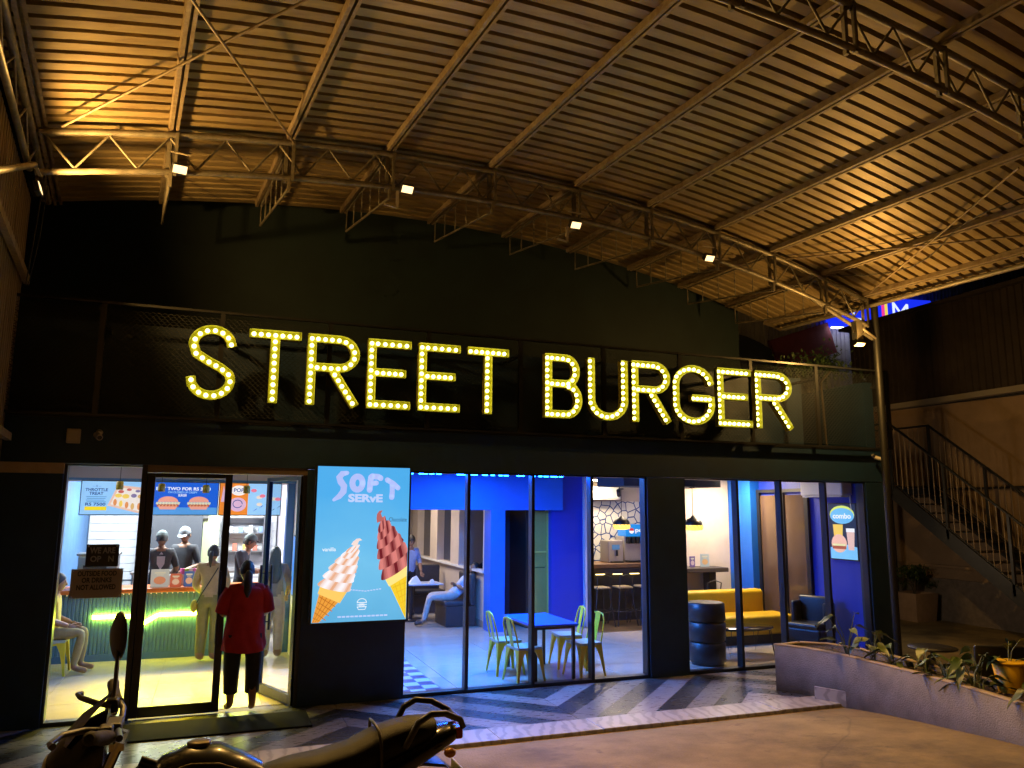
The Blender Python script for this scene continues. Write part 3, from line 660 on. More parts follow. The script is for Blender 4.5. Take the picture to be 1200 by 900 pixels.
for k in range(110): x = 11.0+k*.16; prof += [(x, 0), (x+.1, 0), (x+.115, -.03), (x+.145, -.03)]
q = len(prof); mb.add([(x, 8.5+h2, z) for z in (2, 11.0) for x, h2 in prof], [(j, j+1, q+j+1, q+j) for j in range(q-1)]); part(far, 'cladding', mb, pale)
part(far, 'red_panel', MB().box(0, 2.3, 0, .1, 0, .95, 0, Matrix.Translation((15.1, 8.25, 6.25)) @ Matrix.Rotation(-.33, 4, 'Y')), M('faded_red_panel', (.32, .07, .08), .7, var=.2))
part(far, 'dark_panel', MB().prism([(13.2, 8.36, 4.6)]+[(13.2+3.2*math.cos(a), 8.36, 4.6+2.7*math.sin(a)) for a in [i*math.pi/2/12 for i in range(13)]], (0, -.06, 0)), M('dark_blue_grey_panel', (.06, .07, .10), .7))
part(far, 'gutter', MB().tube([(11, 8.4, 11.0), (28, 8.4, 11.0)], .07, 8), pale)
sg = thing('lit_sign', 'blue lit sign with white script far behind the canopy eave', 'sign', (19.4, 8.3, 7.7))
SO = Matrix.Translation((17.0, 8.2, 7.75)) @ Matrix.Rotation(-.06, 4, 'Y')
part(sg, 'face', MB().bbox(0, 4.3, 0, .15, 0, 1.0, .02, 0, SO), EM('blue_sign_face', (.01, .03, .9), 1.0))
fl = Flat((19.1, 8.2, 8.35), (1, 0, 0), (0, 0, 1), (0, -1, 0))
fl.text(sg, 'L', -1.0, 0, .4, .6, EM('white_sign_glow', (.75, .85, 1), 1.1)); fl.text(sg, 'Mo', 1.1, .1, 1.3, .65, MATS['white_sign_glow'])
fl.polys(sg, 'colour_bar', [rect(.0, .12, -.35, .5)], EM('pink_sign_glow', (.9, .05, .3), 1.0)); fl.polys(sg, 'yellow_bar', [rect(.13, .25, -.35, .5)], EM('yellow_sign_glow', (.9, .7, .1), 1.0))
part(sg, 'trim_lights', MB().box(0, 4.3, -.1, -.04, -.06, -.02, 0, SO), EM('white_trim_glow', (.8, .82, 1), 9))
# hedge on the parapet
hd = thing('parapet_creeper', 'dark leafy creeper growing over the parapet near the right corner', 'plant', (9.3, 1.2, 4.3))
rnd = random.Random(5); lm = MB()
for k in range(1500):
    cx = rnd.choice([8.95, 9.15, 9.4, 9.7, 9.95, 10.2]); x = cx+rnd.gauss(0, .16); y = 1.0+rnd.gauss(0, .25); z = 4.42+abs(rnd.gauss(0, .17))+.32*max(0, 1-abs(x-9.9)/.9)+rnd.gauss(0, .04)
    a = Vector((rnd.gauss(0, 1), rnd.gauss(0, 1), rnd.gauss(0, 1))).normalized(); c = a.cross(Vector((0, 0, 1))).normalized(); s = rnd.uniform(.03, .06)
    p = Vector((x, y, z)); lm.add([p-a*s, p+c*s*.45, p+a*s, p-c*s*.45], [(0, 1, 2, 3)])
part(hd, 'leaves', lm, leaf_m[2])['kind'] = 'stuff'
part(hd, 'stems', MB().tube([(8.9, 1, 3.2), (9.2, 1, 4.5), (9.6, 1.05, 4.65)], .02, 5).tube([(9.9, 1, 3.2), (9.8, .95, 4.5), (10.2, 1.05, 4.8)], .02, 5), M('vine_stem', (.06, .045, .03), .8))
# steel stair
st = thing('steel_stair', 'black steel stair with rails climbing beside the boundary wall', 'stair', (13.5, 1, 0))
sp = M('dark_stair_paint', (.02, .022, .024), .5, var=.2); balm = M('pale_baluster', (.30, .24, .17), .5, .2)
SA = (2.55, 2.78); SBm = (-1.15, -.02)          # (y,z) top and bottom of the flight
def sl(f): return SA[0]+(SBm[0]-SA[0])*f, SA[1]+(SBm[1]-SA[1])*f
for x in (13.0, 14.1):
    part(st, 'stringer', MB().bar((x, SA[0], SA[1]-.12), (x, SBm[0], SBm[1]-.02), .05, .26, (0, 0, 1)), sp)
    part(st, 'handrail', MB().tube([(x, SA[0]+1.25, SA[1]+1.3), (x, SA[0], SA[1]+1.3), (x, SBm[0], SBm[1]+1.3)], .025, 8), sp)
    part(st, 'lower_rail', MB().tube([(x, SA[0], SA[1]+.1), (x, SBm[0], SBm[1]+.14)], .014, 6), sp)
    for f in (0, .33, .66, 1): y, z = sl(f); part(st, 'post', MB().bar((x, y, z-.1), (x, y, z+1.3), .05, .05, (1, 0, 0)), sp)
    for k in range(1, 30):
        if k % 10 == 0: continue
        y, z = sl(k/30); part(st, 'baluster', MB().tube([(x, y, z+.1), (x, y, z+1.29)], .009, 5), balm)
    for k in range(9): y = SA[0]+.13*(k+1); part(st, 'baluster', MB().tube([(x, y, SA[1]+.02), (x, y, SA[1]+1.29)], .009, 5), balm)
    part(st, 'landing_beam', MB().box(x-.025, x+.025, SA[0], SA[0]+1.3, SA[1]-.22, SA[1]+.02), sp)
for k in range(1, 16): y, z = sl(k/16); part(st, 'tread', MB().box(13.02, 14.08, y-.14, y+.14, z-.03, z), M('stair_tread', (.05, .045, .04), .6))
part(st, 'landing', MB().box(13.02, 14.08, SA[0]+.01, SA[0]+1.3, SA[1]-.03, SA[1]), sp)
part(st, 'landing_rail', MB().tube([(13.0, SA[0]+1.25, SA[1]+1.3), (14.1, SA[0]+1.25, SA[1]+1.3)], .022, 8), sp)
part(st, 'column', MB().box(13.0, 13.08, 3.6, 3.68, -.05, 2.55), sp); part(st, 'column', MB().box(14.02, 14.1, 3.6, 3.68, -.05, 2.55), sp)
# bush in a square pot
pb = thing('potted_bush', 'round green bush in a square tan pot under the stair', 'potted plant', (14.2, 3.3, 0))
part(pb, 'pot', MB().loft([[(14.2+sx*w, 3.3+sy*w, z) for sx, sy in ((-1,-1), (1,-1), (1,1), (-1,1))] for w, z in ((.27, -.03), (.32, .55), (.29, .55), (.28, .45))], smooth=False), M('tan_pot', (.34, .24, .17), .8, var=.2))
part(pb, 'stem', MB().tube([(14.2, 3.3, .4), (14.22, 3.28, .8)], .02, 6).tube([(14.2, 3.3, .5), (14.08, 3.32, .85)], .014, 6).tube([(14.2, 3.3, .5), (14.36, 3.3, .85)], .014, 6), MATS['vine_stem'])
lm = MB(); cl = [(rnd.gauss(0, .2), rnd.gauss(0, .18), rnd.uniform(-.18, .2)) for _ in range(22)]
for k in range(1600):
    c0 = rnd.choice(cl); p = Vector((14.2+c0[0]*1.25+rnd.gauss(0, .06), 3.3+c0[1]+rnd.gauss(0, .06), .88+c0[2]+rnd.gauss(0, .05)))
    a = Vector((rnd.gauss(0, 1), rnd.gauss(0, 1), rnd.gauss(0, 1))).normalized(); c = a.cross(Vector((.3, 0, 1))).normalized(); s = rnd.uniform(.025, .045)
    lm.add([p-a*s, p+c*s*.5, p+a*s, p-c*s*.5], [(0, 1, 2, 3)])
part(pb, 'foliage', lm, leaf_m[0])['kind'] = 'stuff'
# black outdoor chairs and a small table behind the planter
def lounge_chair(x, y, rz, lab):
    t = thing('outdoor_chair', lab, 'chair', (x, y, -.03), rz, 'black outdoor chairs behind the planter')
    def lp(n, mb, m=black_plastic): return link(n, mb.mesh(n, m), t)
    lp('seat', MB().bbox(-.24, .24, -.24, .22, .40, .45, .02)); lp('backrest', MB().bbox(-.25, .25, .2, .25, .42, .92, .024, 0, Matrix.Translation((0, .02, 0)) @ Matrix.Rotation(-.12, 4, 'X'), 3))
    for sx in (-.2, .2):
        for sy in (-.2, .19): lp('leg', MB().tube([(sx, sy, .41), (sx*1.1, sy*1.12, 0)], [.018, .013], 8))
    for sx in (-1, 1): lp('armrest', MB().tube([(sx*.25, .2, .65), (sx*.27, -.15, .65), (sx*.25, -.2, .42)], .016, 8))
lounge_chair(8.15, -3.1, 2.6, 'black outdoor chair with rounded back behind the drooping plants'); lounge_chair(8.35, -3.9, 2.2, 'black outdoor chair behind the yellow bucket')
ot = thing('outdoor_table', 'small round dark table behind the planter near the shop corner', 'table', (8.6, -2.0, -.03))
part(ot, 'top', MB().lathe([(.0001, .56), (.28, .56), (.29, .572), (.28, .585), (.0001, .585)], 28, (8.6, -2.0, 0)), black_plastic); part(ot, 'column', MB().tube([(8.6, -2, -.01), (8.6, -2, .565)], .03, 10), black_metal); part(ot, 'base', MB().lathe([(.25, -.03), (.24, -.01), (.03, .02)], 20, (8.6, -2, 0)), black_metal)

# ------------------------------------------------------------------ soft-serve lightbox
PX0, PX1, PZ0, PZ1 = 1.125, 2.245, .945, 2.775; PW, PH = PX1-PX0, PZ1-PZ0
lb = thing('poster_lightbox', 'glowing sky-blue soft serve ice cream poster between the doors and windows', 'lightbox', (1.68, -.06, PZ0))
part(lb, 'case', MB().bbox(PX0-.025, PX1+.025, -.105, -.002, PZ0-.025, PZ1+.005, .006), black_metal)
fm = bpy.data.materials.new('sky_blue_print'); fm.use_nodes = True; nt = fm.node_tree; pb_ = nt.nodes['Principled BSDF']
tc = nt.nodes.new('ShaderNodeTexCoord'); sx = nt.nodes.new('ShaderNodeSeparateXYZ'); rp = nt.nodes.new('ShaderNodeValToRGB'); nz = nt.nodes.new('ShaderNodeTexNoise'); nz.inputs['Scale'].default_value = 2.0
ad = nt.nodes.new('ShaderNodeMath'); ad.operation = 'MULTIPLY_ADD'; ad.inputs[1].default_value = .35; nt.links.new(tc.outputs['Generated'], sx.inputs[0]); nt.links.new(tc.outputs['Object'], nz.inputs['Vector'])
nt.links.new(nz.outputs[0], ad.inputs[0]); nt.links.new(sx.outputs[2], ad.inputs[2]); nt.links.new(ad.outputs[0], rp.inputs[0])
rp.color_ramp.elements[0].color = (.10, .42, .72, 1); rp.color_ramp.elements[1].color = (.07, .42, .85, 1); rp.color_ramp.elements[0].position = .1; rp.color_ramp.elements[1].position = 1
e = rp.color_ramp.elements.new(.55); e.color = (.17, .55, .86, 1)
nt.links.new(rp.outputs[0], pb_.inputs['Emission Color']); pb_.inputs['Emission Strength'].default_value = 1.0; pb_.inputs['Base Color'].default_value = (.05, .1, .15, 1); pb_.inputs['Roughness'].default_value = .25
part(lb, 'face', MB().box(PX0, PX1, -.109, -.1055, PZ0, PZ1-.01), fm)
F = Flat((PX0, -.109, PZ0), (1, 0, 0), (0, 0, 1), (0, -1, 0))
lav = EM('lavender_print', (.42, .52, .95), 1.0); lav2 = EM('pale_lavender_print', (.5, .62, .98), 1.0); wht = EM('white_print', (.85, .88, .95), 1.0)
def glyph(strokes, w):                # rounded strokes drawn as a chain of quads and discs
    out = []
    for s in strokes:
        ws = w if not isinstance(s[0][0], tuple) else w
        n = len(s)
        L = []; R = []
        for i, p in enumerate(s):
            a = Vector(s[min(i+1, n-1)][:2])-Vector(s[max(i-1, 0)][:2]); nn = Vector((-a.y, a.x)).normalized()*(w*(p[2] if len(p) > 2 else 1))
            L.append((p[0]+nn.x, p[1]+nn.y)); R.append((p[0]-nn.x, p[1]-nn.y))
        for i in range(n-1): out.append([R[i], R[i+1], L[i+1], L[i]])
        for p in (s[0], s[-1]): out.append(ellipse(p[0], p[1], w*(p[2] if len(p) > 2 else 1), w*(p[2] if len(p) > 2 else 1), 12))
    return out
S_ = [(.345, 1.745, .7), (.29, 1.735, 1), (.255, 1.69, 1.1), (.275, 1.635, 1.1), (.315, 1.585, 1.1), (.31, 1.52, 1.1), (.26, 1.46, .9), (.20, 1.42, .5)]
F.polys(lb, 'lettering', [q for q in glyph([S_], .036)], lav, 1)
F.polys(lb, 'lettering', glyph([[(.475+.062*math.cos(a), 1.625+.08*math.sin(a)) for a in [i*2*math.pi/18 for i in range(19)]]], .036), lav, 2)
F.polys(lb, 'lettering', glyph([[(.625, 1.545), (.63, 1.63), (.638, 1.70)]], .035), lav, 1); F.polys(lb, 'lettering', glyph([[(.65, 1.71), (.73, 1.705), (.755, 1.69)]], .035), lav, 2); F.polys(lb, 'lettering', glyph([[(.64, 1.625), (.705, 1.63)]], .03), lav, 3)
F.polys(lb, 'lettering', glyph([[(.84, 1.67), (.91, 1.63), (.975, 1.575)]], .031), lav, 1); F.polys(lb, 'lettering', glyph([[(.90, 1.615), (.905, 1.53), (.90, 1.46, 1.1)]], .03), lav, 4)
F.text(lb, 'SERvE', .58, 1.445, .42, .10, lav2, 2, .045)
ink = EM('dark_ink_print', (.04, .09, .2), .8); F.text(lb, 'Chocolate', .985, 1.19, .22, .05, ink, 3, .0); F.text(lb, 'vanilla', .17, .84, .16, .045, wht, 2, .01)
# cones: tapered wafer with diamond grid and a twisted swirl, leaning
def cone(cx, cy, lean, sc, cols, wafer, name, lay, droplet):
    c, s_ = math.cos(lean), math.sin(lean)
    def tf(p): x, y = p[0]*sc, p[1]*sc; return (min(PW-.006, max(.006, cx+x*c-y*s_)), min(PH-.03, max(.006, cy+x*s_+y*c)))
    def put(nm, pts, m, l): return F.poly(lb, nm, [tf(p) for p in pts], m, l)
    put(name+'_wafer', [(-.17, 0), (-.155, -.12), (-.075, -.62), (-.05, -.68), (.05, -.68), (.075, -.62), (.155, -.12), (.17, 0)], wafer[0], lay)
    put('wafer_rim', [(-.19, .02), (-.165, -.16), (.165, -.16), (.19, .02)], wafer[1], lay+1)
    lines = []
    for k in range(7):
        y = -.18-k*.07; w1 = .138-.085*(-y-.12)/.5; lines += [[(-w1, y), (-w1, y-.012), (w1, y-.05), (w1, y-.038)]]
    for xx in (-.09, -.03, .03, .09): lines += [[(xx-.006, -.16), (xx*.5-.005, -.62), (xx*.5+.005, -.62), (xx+.006, -.16)]]
    F.polys(lb, 'wafer_lines', [[tf(p) for p in q] for q in lines], wafer[2], lay+2)
    tiers = [(.228, .0, .165), (.215, .125, .16), (.19, .25, .15), (.152, .365, .135), (.108, .465, .115), (.07, .55, .09)]
    for k, (w, y, h) in enumerate(tiers):
        buckets = {}
        NS = 22
        for q in range(NS):
            ph = (q/NS*2.3+k*.37) % 1; sh = min(5, int(6*(1-abs(2*ph-1)**1.3))); xs_ = []
            for e in (q/NS, (q+1)/NS):
                x = -w+2*w*e; edge = math.sqrt(max(0, 1-(x/w)**2)); xs_.append(((x, y-.045*edge+.045*x/w), (x*.93+.035*edge, y+h*(.25+.75*edge)+.045*x/w)))
            buckets.setdefault(sh, []).append([xs_[0][0], xs_[1][0], xs_[1][1], xs_[0][1]])
        for sh, lst in buckets.items(): F.polys(lb, 'swirl', [[tf(p) for p in q] for q in lst], cols[sh], lay+3+k)
    put('swirl_tip', [(-.045, .61), (-.035, .66), (-.01, .71), (.03, .735), (.07, .725), (.035, .70), (.035, .66), (.05, .61)], cols[3], lay+10)
waf = (EM('wafer_gold_print', (.85, .36, .05), 1.0), EM('wafer_light_print', (.98, .62, .14), 1.0), EM('wafer_brown_print', (.5, .17, .02), 1.0))
waf2 = (EM('wafer_yellow_print', (.95, .62, .03), 1.0), EM('wafer_cream_print', (1, .8, .25), 1.0), EM('wafer_green_print', (.7, .5, .02), 1.0))
def ramp(nm, a, b): return [EM('%s_print_%d' % (nm, i), tuple(a[c]+(b[c]-a[c])*i/5 for c in range(3)), 1.0) for i in range(6)]
cone(.245, .40, -.42, .86, ramp('vanilla', (.80, .42, .25), (.97, .93, .97)), waf, 'vanilla', 5, 0)
cone(.995, .60, .38, 1.0, ramp('chocolate', (.16, .012, .02), (.70, .22, .20)), waf2, 'chocolate', 5, 0)
F.polys(lb, 'emblem', [q for q in glyph([ellipse(.58, .215, .055, .045, 12, 0, math.pi), [(.525, .215), (.635, .215)], [(.525, .165), (.635, .165)], [(.525, .19), (.635, .19)], [(.53, .165), (.54, .135), (.62, .135), (.63, .165)]], .004)], wht, 2)
F.text(lb, 'STREET\nBURGER', .58, .19, .07, .04, wht, 4, .01)
F.polys(lb, 'caption', [rect(.30+i*.05, .34+i*.05, .05, .068) for i in range(12)], lav2, 2)
F.polys(lb, 'caption', [rect(.43+i*.035, .455+i*.035, .34+.004*abs(i-5), .352+.004*abs(i-5)) for i in range(11)], lav2, 2)

# ------------------------------------------------------------------ acrylic notices on the left window
def notice(x0, x1, z0, z1, y, face, lines, tm, lab, tops):
    t = thing('window_notice', lab, 'sign', ((x0+x1)/2, y, z0))
    part(t, 'plate', MB().bbox(x0, x1, y, y+.006, z0, z1, .002), face); f = Flat(((x0+x1)/2, y, (z0+z1)/2), (1, 0, 0), (0, 0, 1), (0, -1, 0))
    for s, dz, w, h in lines: f.text(t, s, 0, dz, w, h, tm, 1, .03)
    for sx in (x0+.02, x1-.02):
        for sz in ((z1-.02,) if tops else (z0+.02, z1-.02)): part(t, 'screw', MB().lathe([(.009, 0), (.009, .006), (.004, .01)], 10, (sx, y, sz), 0, Matrix.Rotation(math.pi/2, 3, 'X')), stainless)
notice(-1.28, -.96, 1.62, 1.86, .06, M('black_acrylic', (.012, .012, .012), .3), [('WE ARE', .055, .25, .065), ('OP   N', -.035, .23, .065)], M('grey_lettering', (.3, .3, .28), .5), 'small black notice reading we are open on the left window', True)
notice(-1.405, -.90, 1.29, 1.60, .055, M('bronze_acrylic', (.34, .28, .21), .35), [('OUTSIDE FOOD', .105, .38, .055), ('OR DRINKS', .035, .29, .055), ('NOT ALLOWED', -.04, .38, .055)], M('black_lettering', (.006, .006, .006), .5), 'larger bronze notice about outside food on the left window', False)

# ------------------------------------------------------------------ parked motorcycle in the foreground
BX, BY = .42, -5.62; BZ = gz(BY)
mc = thing('motorcycle', 'dark motorcycle parked in the foreground, handlebar to the left', 'motorcycle', (BX, BY, BZ))
bkm = M('black_bike_paint', (.006, .006, .007), .25, coat=.2, spec=.3); seatm = M('black_vinyl_seat', (.006, .0058, .005), .5, spec=.22, var=.2, vscale=20, bump=.25, bscale=220); chrome = M('bike_chrome', (.5, .48, .44), .18, 1.0); rubber = M('tyre_rubber', (.012, .012, .012), .8, bump=.2)
def bp(n, mb, m, par=None):
    return link(n, mb.mesh(n, m), par or mc)
def sect(x, hw, zt, zb, n=14, p=2.4):
    r = []
    for j in range(n):
        a = 2*math.pi*j/n; c, s = math.cos(a), math.sin(a)
        r.append((x, hw*math.copysign(abs(c)**(2/p), c), (zt+zb)/2+(zt-zb)/2*math.copysign(abs(s)**(2/p), s)))
    return r
bp('seat', MB().loft([sect(x, w, t_, b_) for x, w, t_, b_ in ((-.17, .07, .74, .66), (-.12, .10, .765, .66), (-.02, .125, .785, .66), (.12, .14, .80, .66), (.26, .145, .83, .68), (.36, .145, .875, .70), (.46, .14, .905, .74), (.56, .13, .92, .78), (.64, .11, .92, .81), (.68, .06, .905, .84))]), seatm)
bp('seat_strap', MB().tube([(.39, -.148, .74), (.385, -.15, .84), (.38, -.12, .895), (.38, 0, .903), (.38, .12, .895), (.385, .15, .84), (.39, .148, .74)], .008, 6), M('grey_piping', (.04, .038, .035), .5))
tl = bp('tail_cowl', MB().loft([sect(x, w, t_, b_, 14, 3) for x, w, t_, b_ in ((.05, .13, .70, .56), (.3, .15, .73, .58), (.5, .145, .80, .66), (.66, .12, .86, .74), (.76, .09, .875, .79), (.80, .05, .865, .81))]), bkm)
bp('tail_light', MB().bbox(.775, .815, -.07, .07, .81, .865, .01), M('red_lens', (.25, .01, .01), .2), tl); bp('indicator', MB().ell((.72, -.16, .78), .03, .03, .022), M('amber_lens', (.5, .2, .02), .25), tl); bp('indicator', MB().ell((.72, .16, .78), .03, .03, .022), MATS['amber_lens'], tl)
bp('grab_rail', MB().tube([(.50, -.15, .82), (.56, -.16, .93), (.62, -.155, .962), (.70, -.13, .955), (.79, -.09, .91), (.81, -.08, .87)], .016, 8).tube([(.50, .15, .82), (.56, .16, .93), (.62, .155, .962), (.70, .13, .955), (.79, .09, .91), (.81, .08, .87)], .016, 8).tube([(.79, -.09, .91), (.79, .09, .91)], .014, 8), M('satin_black_rail', (.02, .02, .02), .35))
bp('number_plate', MB().bbox(.80, .812, -.09, .09, .55, .68, .003), M('plate_white', (.5, .5, .45), .5)); bp('rear_mudguard', MB().loft([[(x, -.07, z), (x, .07, z), (x+.01, .07, z-.015), (x+.01, -.07, z-.015)] for x, z in ((.45, .7), (.6, .72), (.72, .7), (.82, .62), (.88, .5))], smooth=False), black_plastic)
bp('tank', MB().loft([sect(x, w, t_, b_, 16, 2.2) for x, w, t_, b_ in ((-.62, .05, .80, .70), (-.57, .12, .85, .64), (-.45, .165, .89, .60), (-.33, .165, .88, .60), (-.22, .13, .83, .62), (-.14, .085, .78, .65))]), M('dark_green_black_tank', (.008, .009, .008), .25, coat=.2, spec=.3))
bp('tank_trim', MB().tube([(-.56, -.125, .81), (-.45, -.15, .845), (-.33, -.15, .835), (-.24, -.12, .79)], .004, 6).tube([(-.56, .125, .81), (-.45, .15, .845), (-.33, .15, .835), (-.24, .12, .79)], .004, 6).lathe([(.05, .882), (.052, .895), (.04, .90), (.0001, .90)], 16, (-.42, 0, 0)), M('gold_trim', (.08, .06, .03), .4, .8))
bp('frame', MB().tube([(-.66, 0, .82), (-.4, 0, .45), (-.1, 0, .3), (.12, 0, .32), (.2, 0, .6)], .022, 8).tube([(-.66, 0, .84), (-.2, 0, .64), (.2, 0, .62), (.7, 0, .76)], .02, 8), bkm)
bp('engine', MB().bbox(-.32, .05, -.13, .13, .28, .52, .04).bbox(-.28, -.08, -.09, .09, .5, .66, .02), M('engine_grey', (.1, .1, .1), .4, .6)); bp('exhaust', MB().tube([(-.25, -.12, .4), (-.2, -.15, .25), (.1, -.17, .26), (.3, -.18, .3), (.75, -.2, .4)], [.018, .02, .022, .045, .05], 10), chrome)
bp('side_panel', MB().bbox(.0, .3, -.155, .155, .48, .66, .04), bkm); bp('swing_arm', MB().tube([(.1, -.1, .33), (.62, -.1, .3)], .022, 8).tube([(.1, .1, .33), (.62, .1, .3)], .022, 8), bkm)
def wheel(x):
    w = link('wheel', None, mc, (x, 0, .30)); rt = Matrix.Rotation(math.pi/2, 3, 'X')
    link('tyre', MB().lathe([(.24+.055*math.cos(a), .05*math.sin(a)) for a in [i*2*math.pi/10 for i in range(11)]], 36, (0, 0, 0), 0, rt).mesh('tyre', rubber), w)
    link('rim', MB().lathe([(.2, -.03), (.215, -.035), (.215, .035), (.2, .03), (.2, -.03)], 36, (0, 0, 0), 0, rt).mesh('rim', chrome), w)
    s = MB().lathe([(.0001, -.05), (.04, -.05), (.04, .05), (.0001, .05)], 14, (0, 0, 0), 0, rt)
    for k in range(6): a = k*math.pi/3; s.bar((.03*math.cos(a), 0, .03*math.sin(a)), (.2*math.cos(a), 0, .2*math.sin(a)), .03, .02, (0, 1, 0))
    link('hub', s.mesh('hub', MATS['engine_grey']), w)
wheel(-.98); wheel(.62)
bp('fork', MB().tube([(-.98, -.09, .3), (-.74, -.09, .95)], .024, 8).tube([(-.98, .09, .3), (-.74, .09, .95)], .024, 8).bar((-.75, -.11, .93), (-.75, .11, .93), .06, .03), chrome)
bp('front_mudguard', MB().loft([[(-.98+.34*math.cos(a), s*.07, .3+.34*math.sin(a)) for s in (-1, -.5, 0, .5, 1)] for a in [math.radians(30+i*15) for i in range(9)]], closed=False), bkm)
bp('headlight_cowl', MB().loft([sect(x, w, t_, b_) for x, w, t_, b_ in ((-1.02, .06, .90, .80), (-.97, .11, .97, .72), (-.88, .13, 1.03, .72), (-.80, .10, 1.07, .78))]), bkm); bp('headlight', MB().ell((-1.02, 0, .84), .02, .075, .06), M('clear_lens', (.5, .5, .5), .1))
bp('windscreen', MB().loft([[(-.99+.05*abs(s), s*.12, .95), (-.90+.04*abs(s), s*.10, 1.06), (-.80, s*.07, 1.13)] for s in (-1, -.6, 0, .6, 1)], closed=False), bkm); bp('instrument', MB().bbox(-.86, -.74, -.07, .07, .98, 1.02, .012, 0, Matrix.Translation((0, 0, .0)) @ Matrix.Rotation(0, 4, 'Y')), black_plastic)
bp('handlebar', MB().tube([(-.76, -.12, .97), (-.74, -.2, 1.02), (-.72, -.36, 1.03)], .014, 8).tube([(-.76, .12, .97), (-.76, .2, 1.02), (-.80, .36, 1.03)], .014, 8).tube([(-.76, -.12, .97), (-.76, .12, .97)], .014, 8), black_metal)
for s in (-1, 1):
    dx = -.03 if s > 0 else 0
    bp('grip', MB().tube([(-.76+dx, s*.30, 1.025), (-.785+dx, s*.36, 1.04), (-.80+dx, s*.44, 1.06), (-.81+dx, s*.50, 1.075), (-.812+dx, s*.515, 1.078)], [.024, .029, .025, .028, .018], 10), rubber)
    bp('switch_cluster', MB().bbox(-.81+dx, -.755+dx, s*.25-.035, s*.25+.035, .985, 1.06, .012), black_plastic)
    bp('lever', MB().tube([(-.78+dx, s*.22, 1.03), (-.86+dx, s*.25, 1.045), (-.93+dx, s*.33, 1.055), (-.955+dx, s*.43, 1.05), (-.94+dx, s*.455, 1.045)], [.014, .014, .012, .011, .014], 8), black_metal)
    if s < 0: continue
    mr = bp('mirror', MB().lathe([(.0001, -.02), (.065, -.018), (.088, -.005), (.092, .006), (.085, .01), (.0001, .01)], 20, (-.80+dx, s*.46, 1.31), 0, Matrix.Rotation(.75, 3, 'Z') @ Matrix.Rotation(math.pi/2, 3, 'Y') @ Matrix.Rotation(.3, 3, 'X'), sx=1.3), black_plastic)
    bp('mirror_stem', MB().tube([(-.78+dx, s*.26, 1.04), (-.785+dx, s*.34, 1.12), (-.795+dx, s*.43, 1.26)], [.012, .011, .01], 8), black_metal, mr)
bp('cable', MB().tube([(-.79, .2, 1.0), (-.9, .12, 1.0), (-.93, .05, .9), (-.85, .05, .75)], .006, 5).tube([(-.78, .17, .99), (-.84, .05, 1.04), (-.86, -.05, .98), (-.8, 0, .8)], .005, 5), black_plastic); bp('side_stand', MB().tube([(0, -.1, .28), (-.06, -.26, .0)], .014, 6), bkm)
# ------------------------------------------------------------------ interior shell
floor_m = M('beige_floor_tile', (.50, .43, .36), .16, var=.1, vscale=3, bump=.01, bscale=5)
fo = single('floor', MB().box(-3.0, 9.99, .226, 11, -.25, -.006), M('floor_grout', (.22, .19, .16), .8), 'interior floor of large beige tiles', None, kind='structure')
def ftile(sx, sy): return MB().bbox(-sx/2+.003, sx/2-.003, -sy/2+.003, sy/2-.003, -.008, 0, .0015, seg=1).mesh('tile', floor_m)
ft = ftile(1.2, .8)
for i in range(10):
    for j in range(6):
        x = -2.35+i*1.2; y = .64+j*.8
        if 2.2 < x-.6 < 2.3: pass
        share(fo, 'tile', ft, (x, y, 0))
chk = [MB().box(-.098, .098, -.098, .098, .0005, .004).mesh('tile', m) for m in (M('navy_check_tile', (.02, .05, .16), .3), M('white_check_tile', (.6, .6, .6), .3))]
for i in range(3):
    for j in range(11): share(fo, 'tile', chk[(i+j) % 2], (2.34+i*.2, .33+j*.2, 0))
walls = thing('shop_walls', 'painted walls inside the shop', 'wall', (4, 5, 0))
walls['kind'] = 'structure'; del walls['category']
def wp(n, x0, x1, y0, y1, z0, z1, m): return part(walls, n, MB().box(x0, x1, y0, y1, z0, z1), m)
blue_side = M('steel_blue_paint', (.06, .16, .34), .6, var=.1)
wp('left_wall', -2.4, -2.2, .23, 9, 0, 2.95, blue_side)
wp('kitchen_wall', -2.2, 1.2, 7.0, 7.15, 0, 2.95, white_wall)
for k in range(13): part(walls, 'wall_board', MB().bbox(-2.19, 1.19, 6.97, 6.999, .9+k*.15, 1.046+k*.15, .006, seg=1), M('white_board', (.72, .74, .76), .5, var=.04))
wp('dark_panel', -1.25, -.2, 6.3, 6.4, 0, 2.2, M('kitchen_dark_panel', (.05, .055, .065), .5)); wp('green_panel', -.19, .1, 6.5, 6.6, 0, 2.2, M('pale_green_panel', (.45, .5, .28), .6))
wp('partition', 1.22, 1.38, 2.2, 9, 0, 2.95, M('lilac_white_paint', (.62, .55, .60), .6)); wp('partition_stripe', 1.1, 1.219, 3.6, 3.9, 0, 2.95, M('blue_ribbed_post', (.03, .12, .42), .5))
part(walls, 'bulkhead', MB().box(-2.2, 1.22, 3.52, 4.3, 2.655, 2.95), M('mauve_bulkhead', (.34, .28, .32), .6))
part(walls, 'bulkhead_trim', MB().box(-2.2, 1.22, 3.505, 3.519, 2.655, 2.69), blue_side)
wp('mid_left_wall', 1.38, 3.1, 9.5, 9.65, 0, 2.95, beige_wall)
wp('valance', 2.6, 6.41, 4.42, 4.6, 2.245, 2.95, blue_paint); wp('blue_pillar', 4.91, 5.20, 4.425, 4.8, 0, 2.244, blue_paint)
wp('booth_wall', 5.0, 5.18, 4.81, 12, 0, 1.08, beige_wall); wp('booth_wall_head', 5.0, 5.18, 4.81, 12, 2.3, 2.95, beige_wall)
for y in (4.81, 6.55, 8.3, 10.2): wp('pilaster', 4.93, 5.19, y, y+(.12 if y < 5 else .62), 1.081, 2.299, beige_wall)
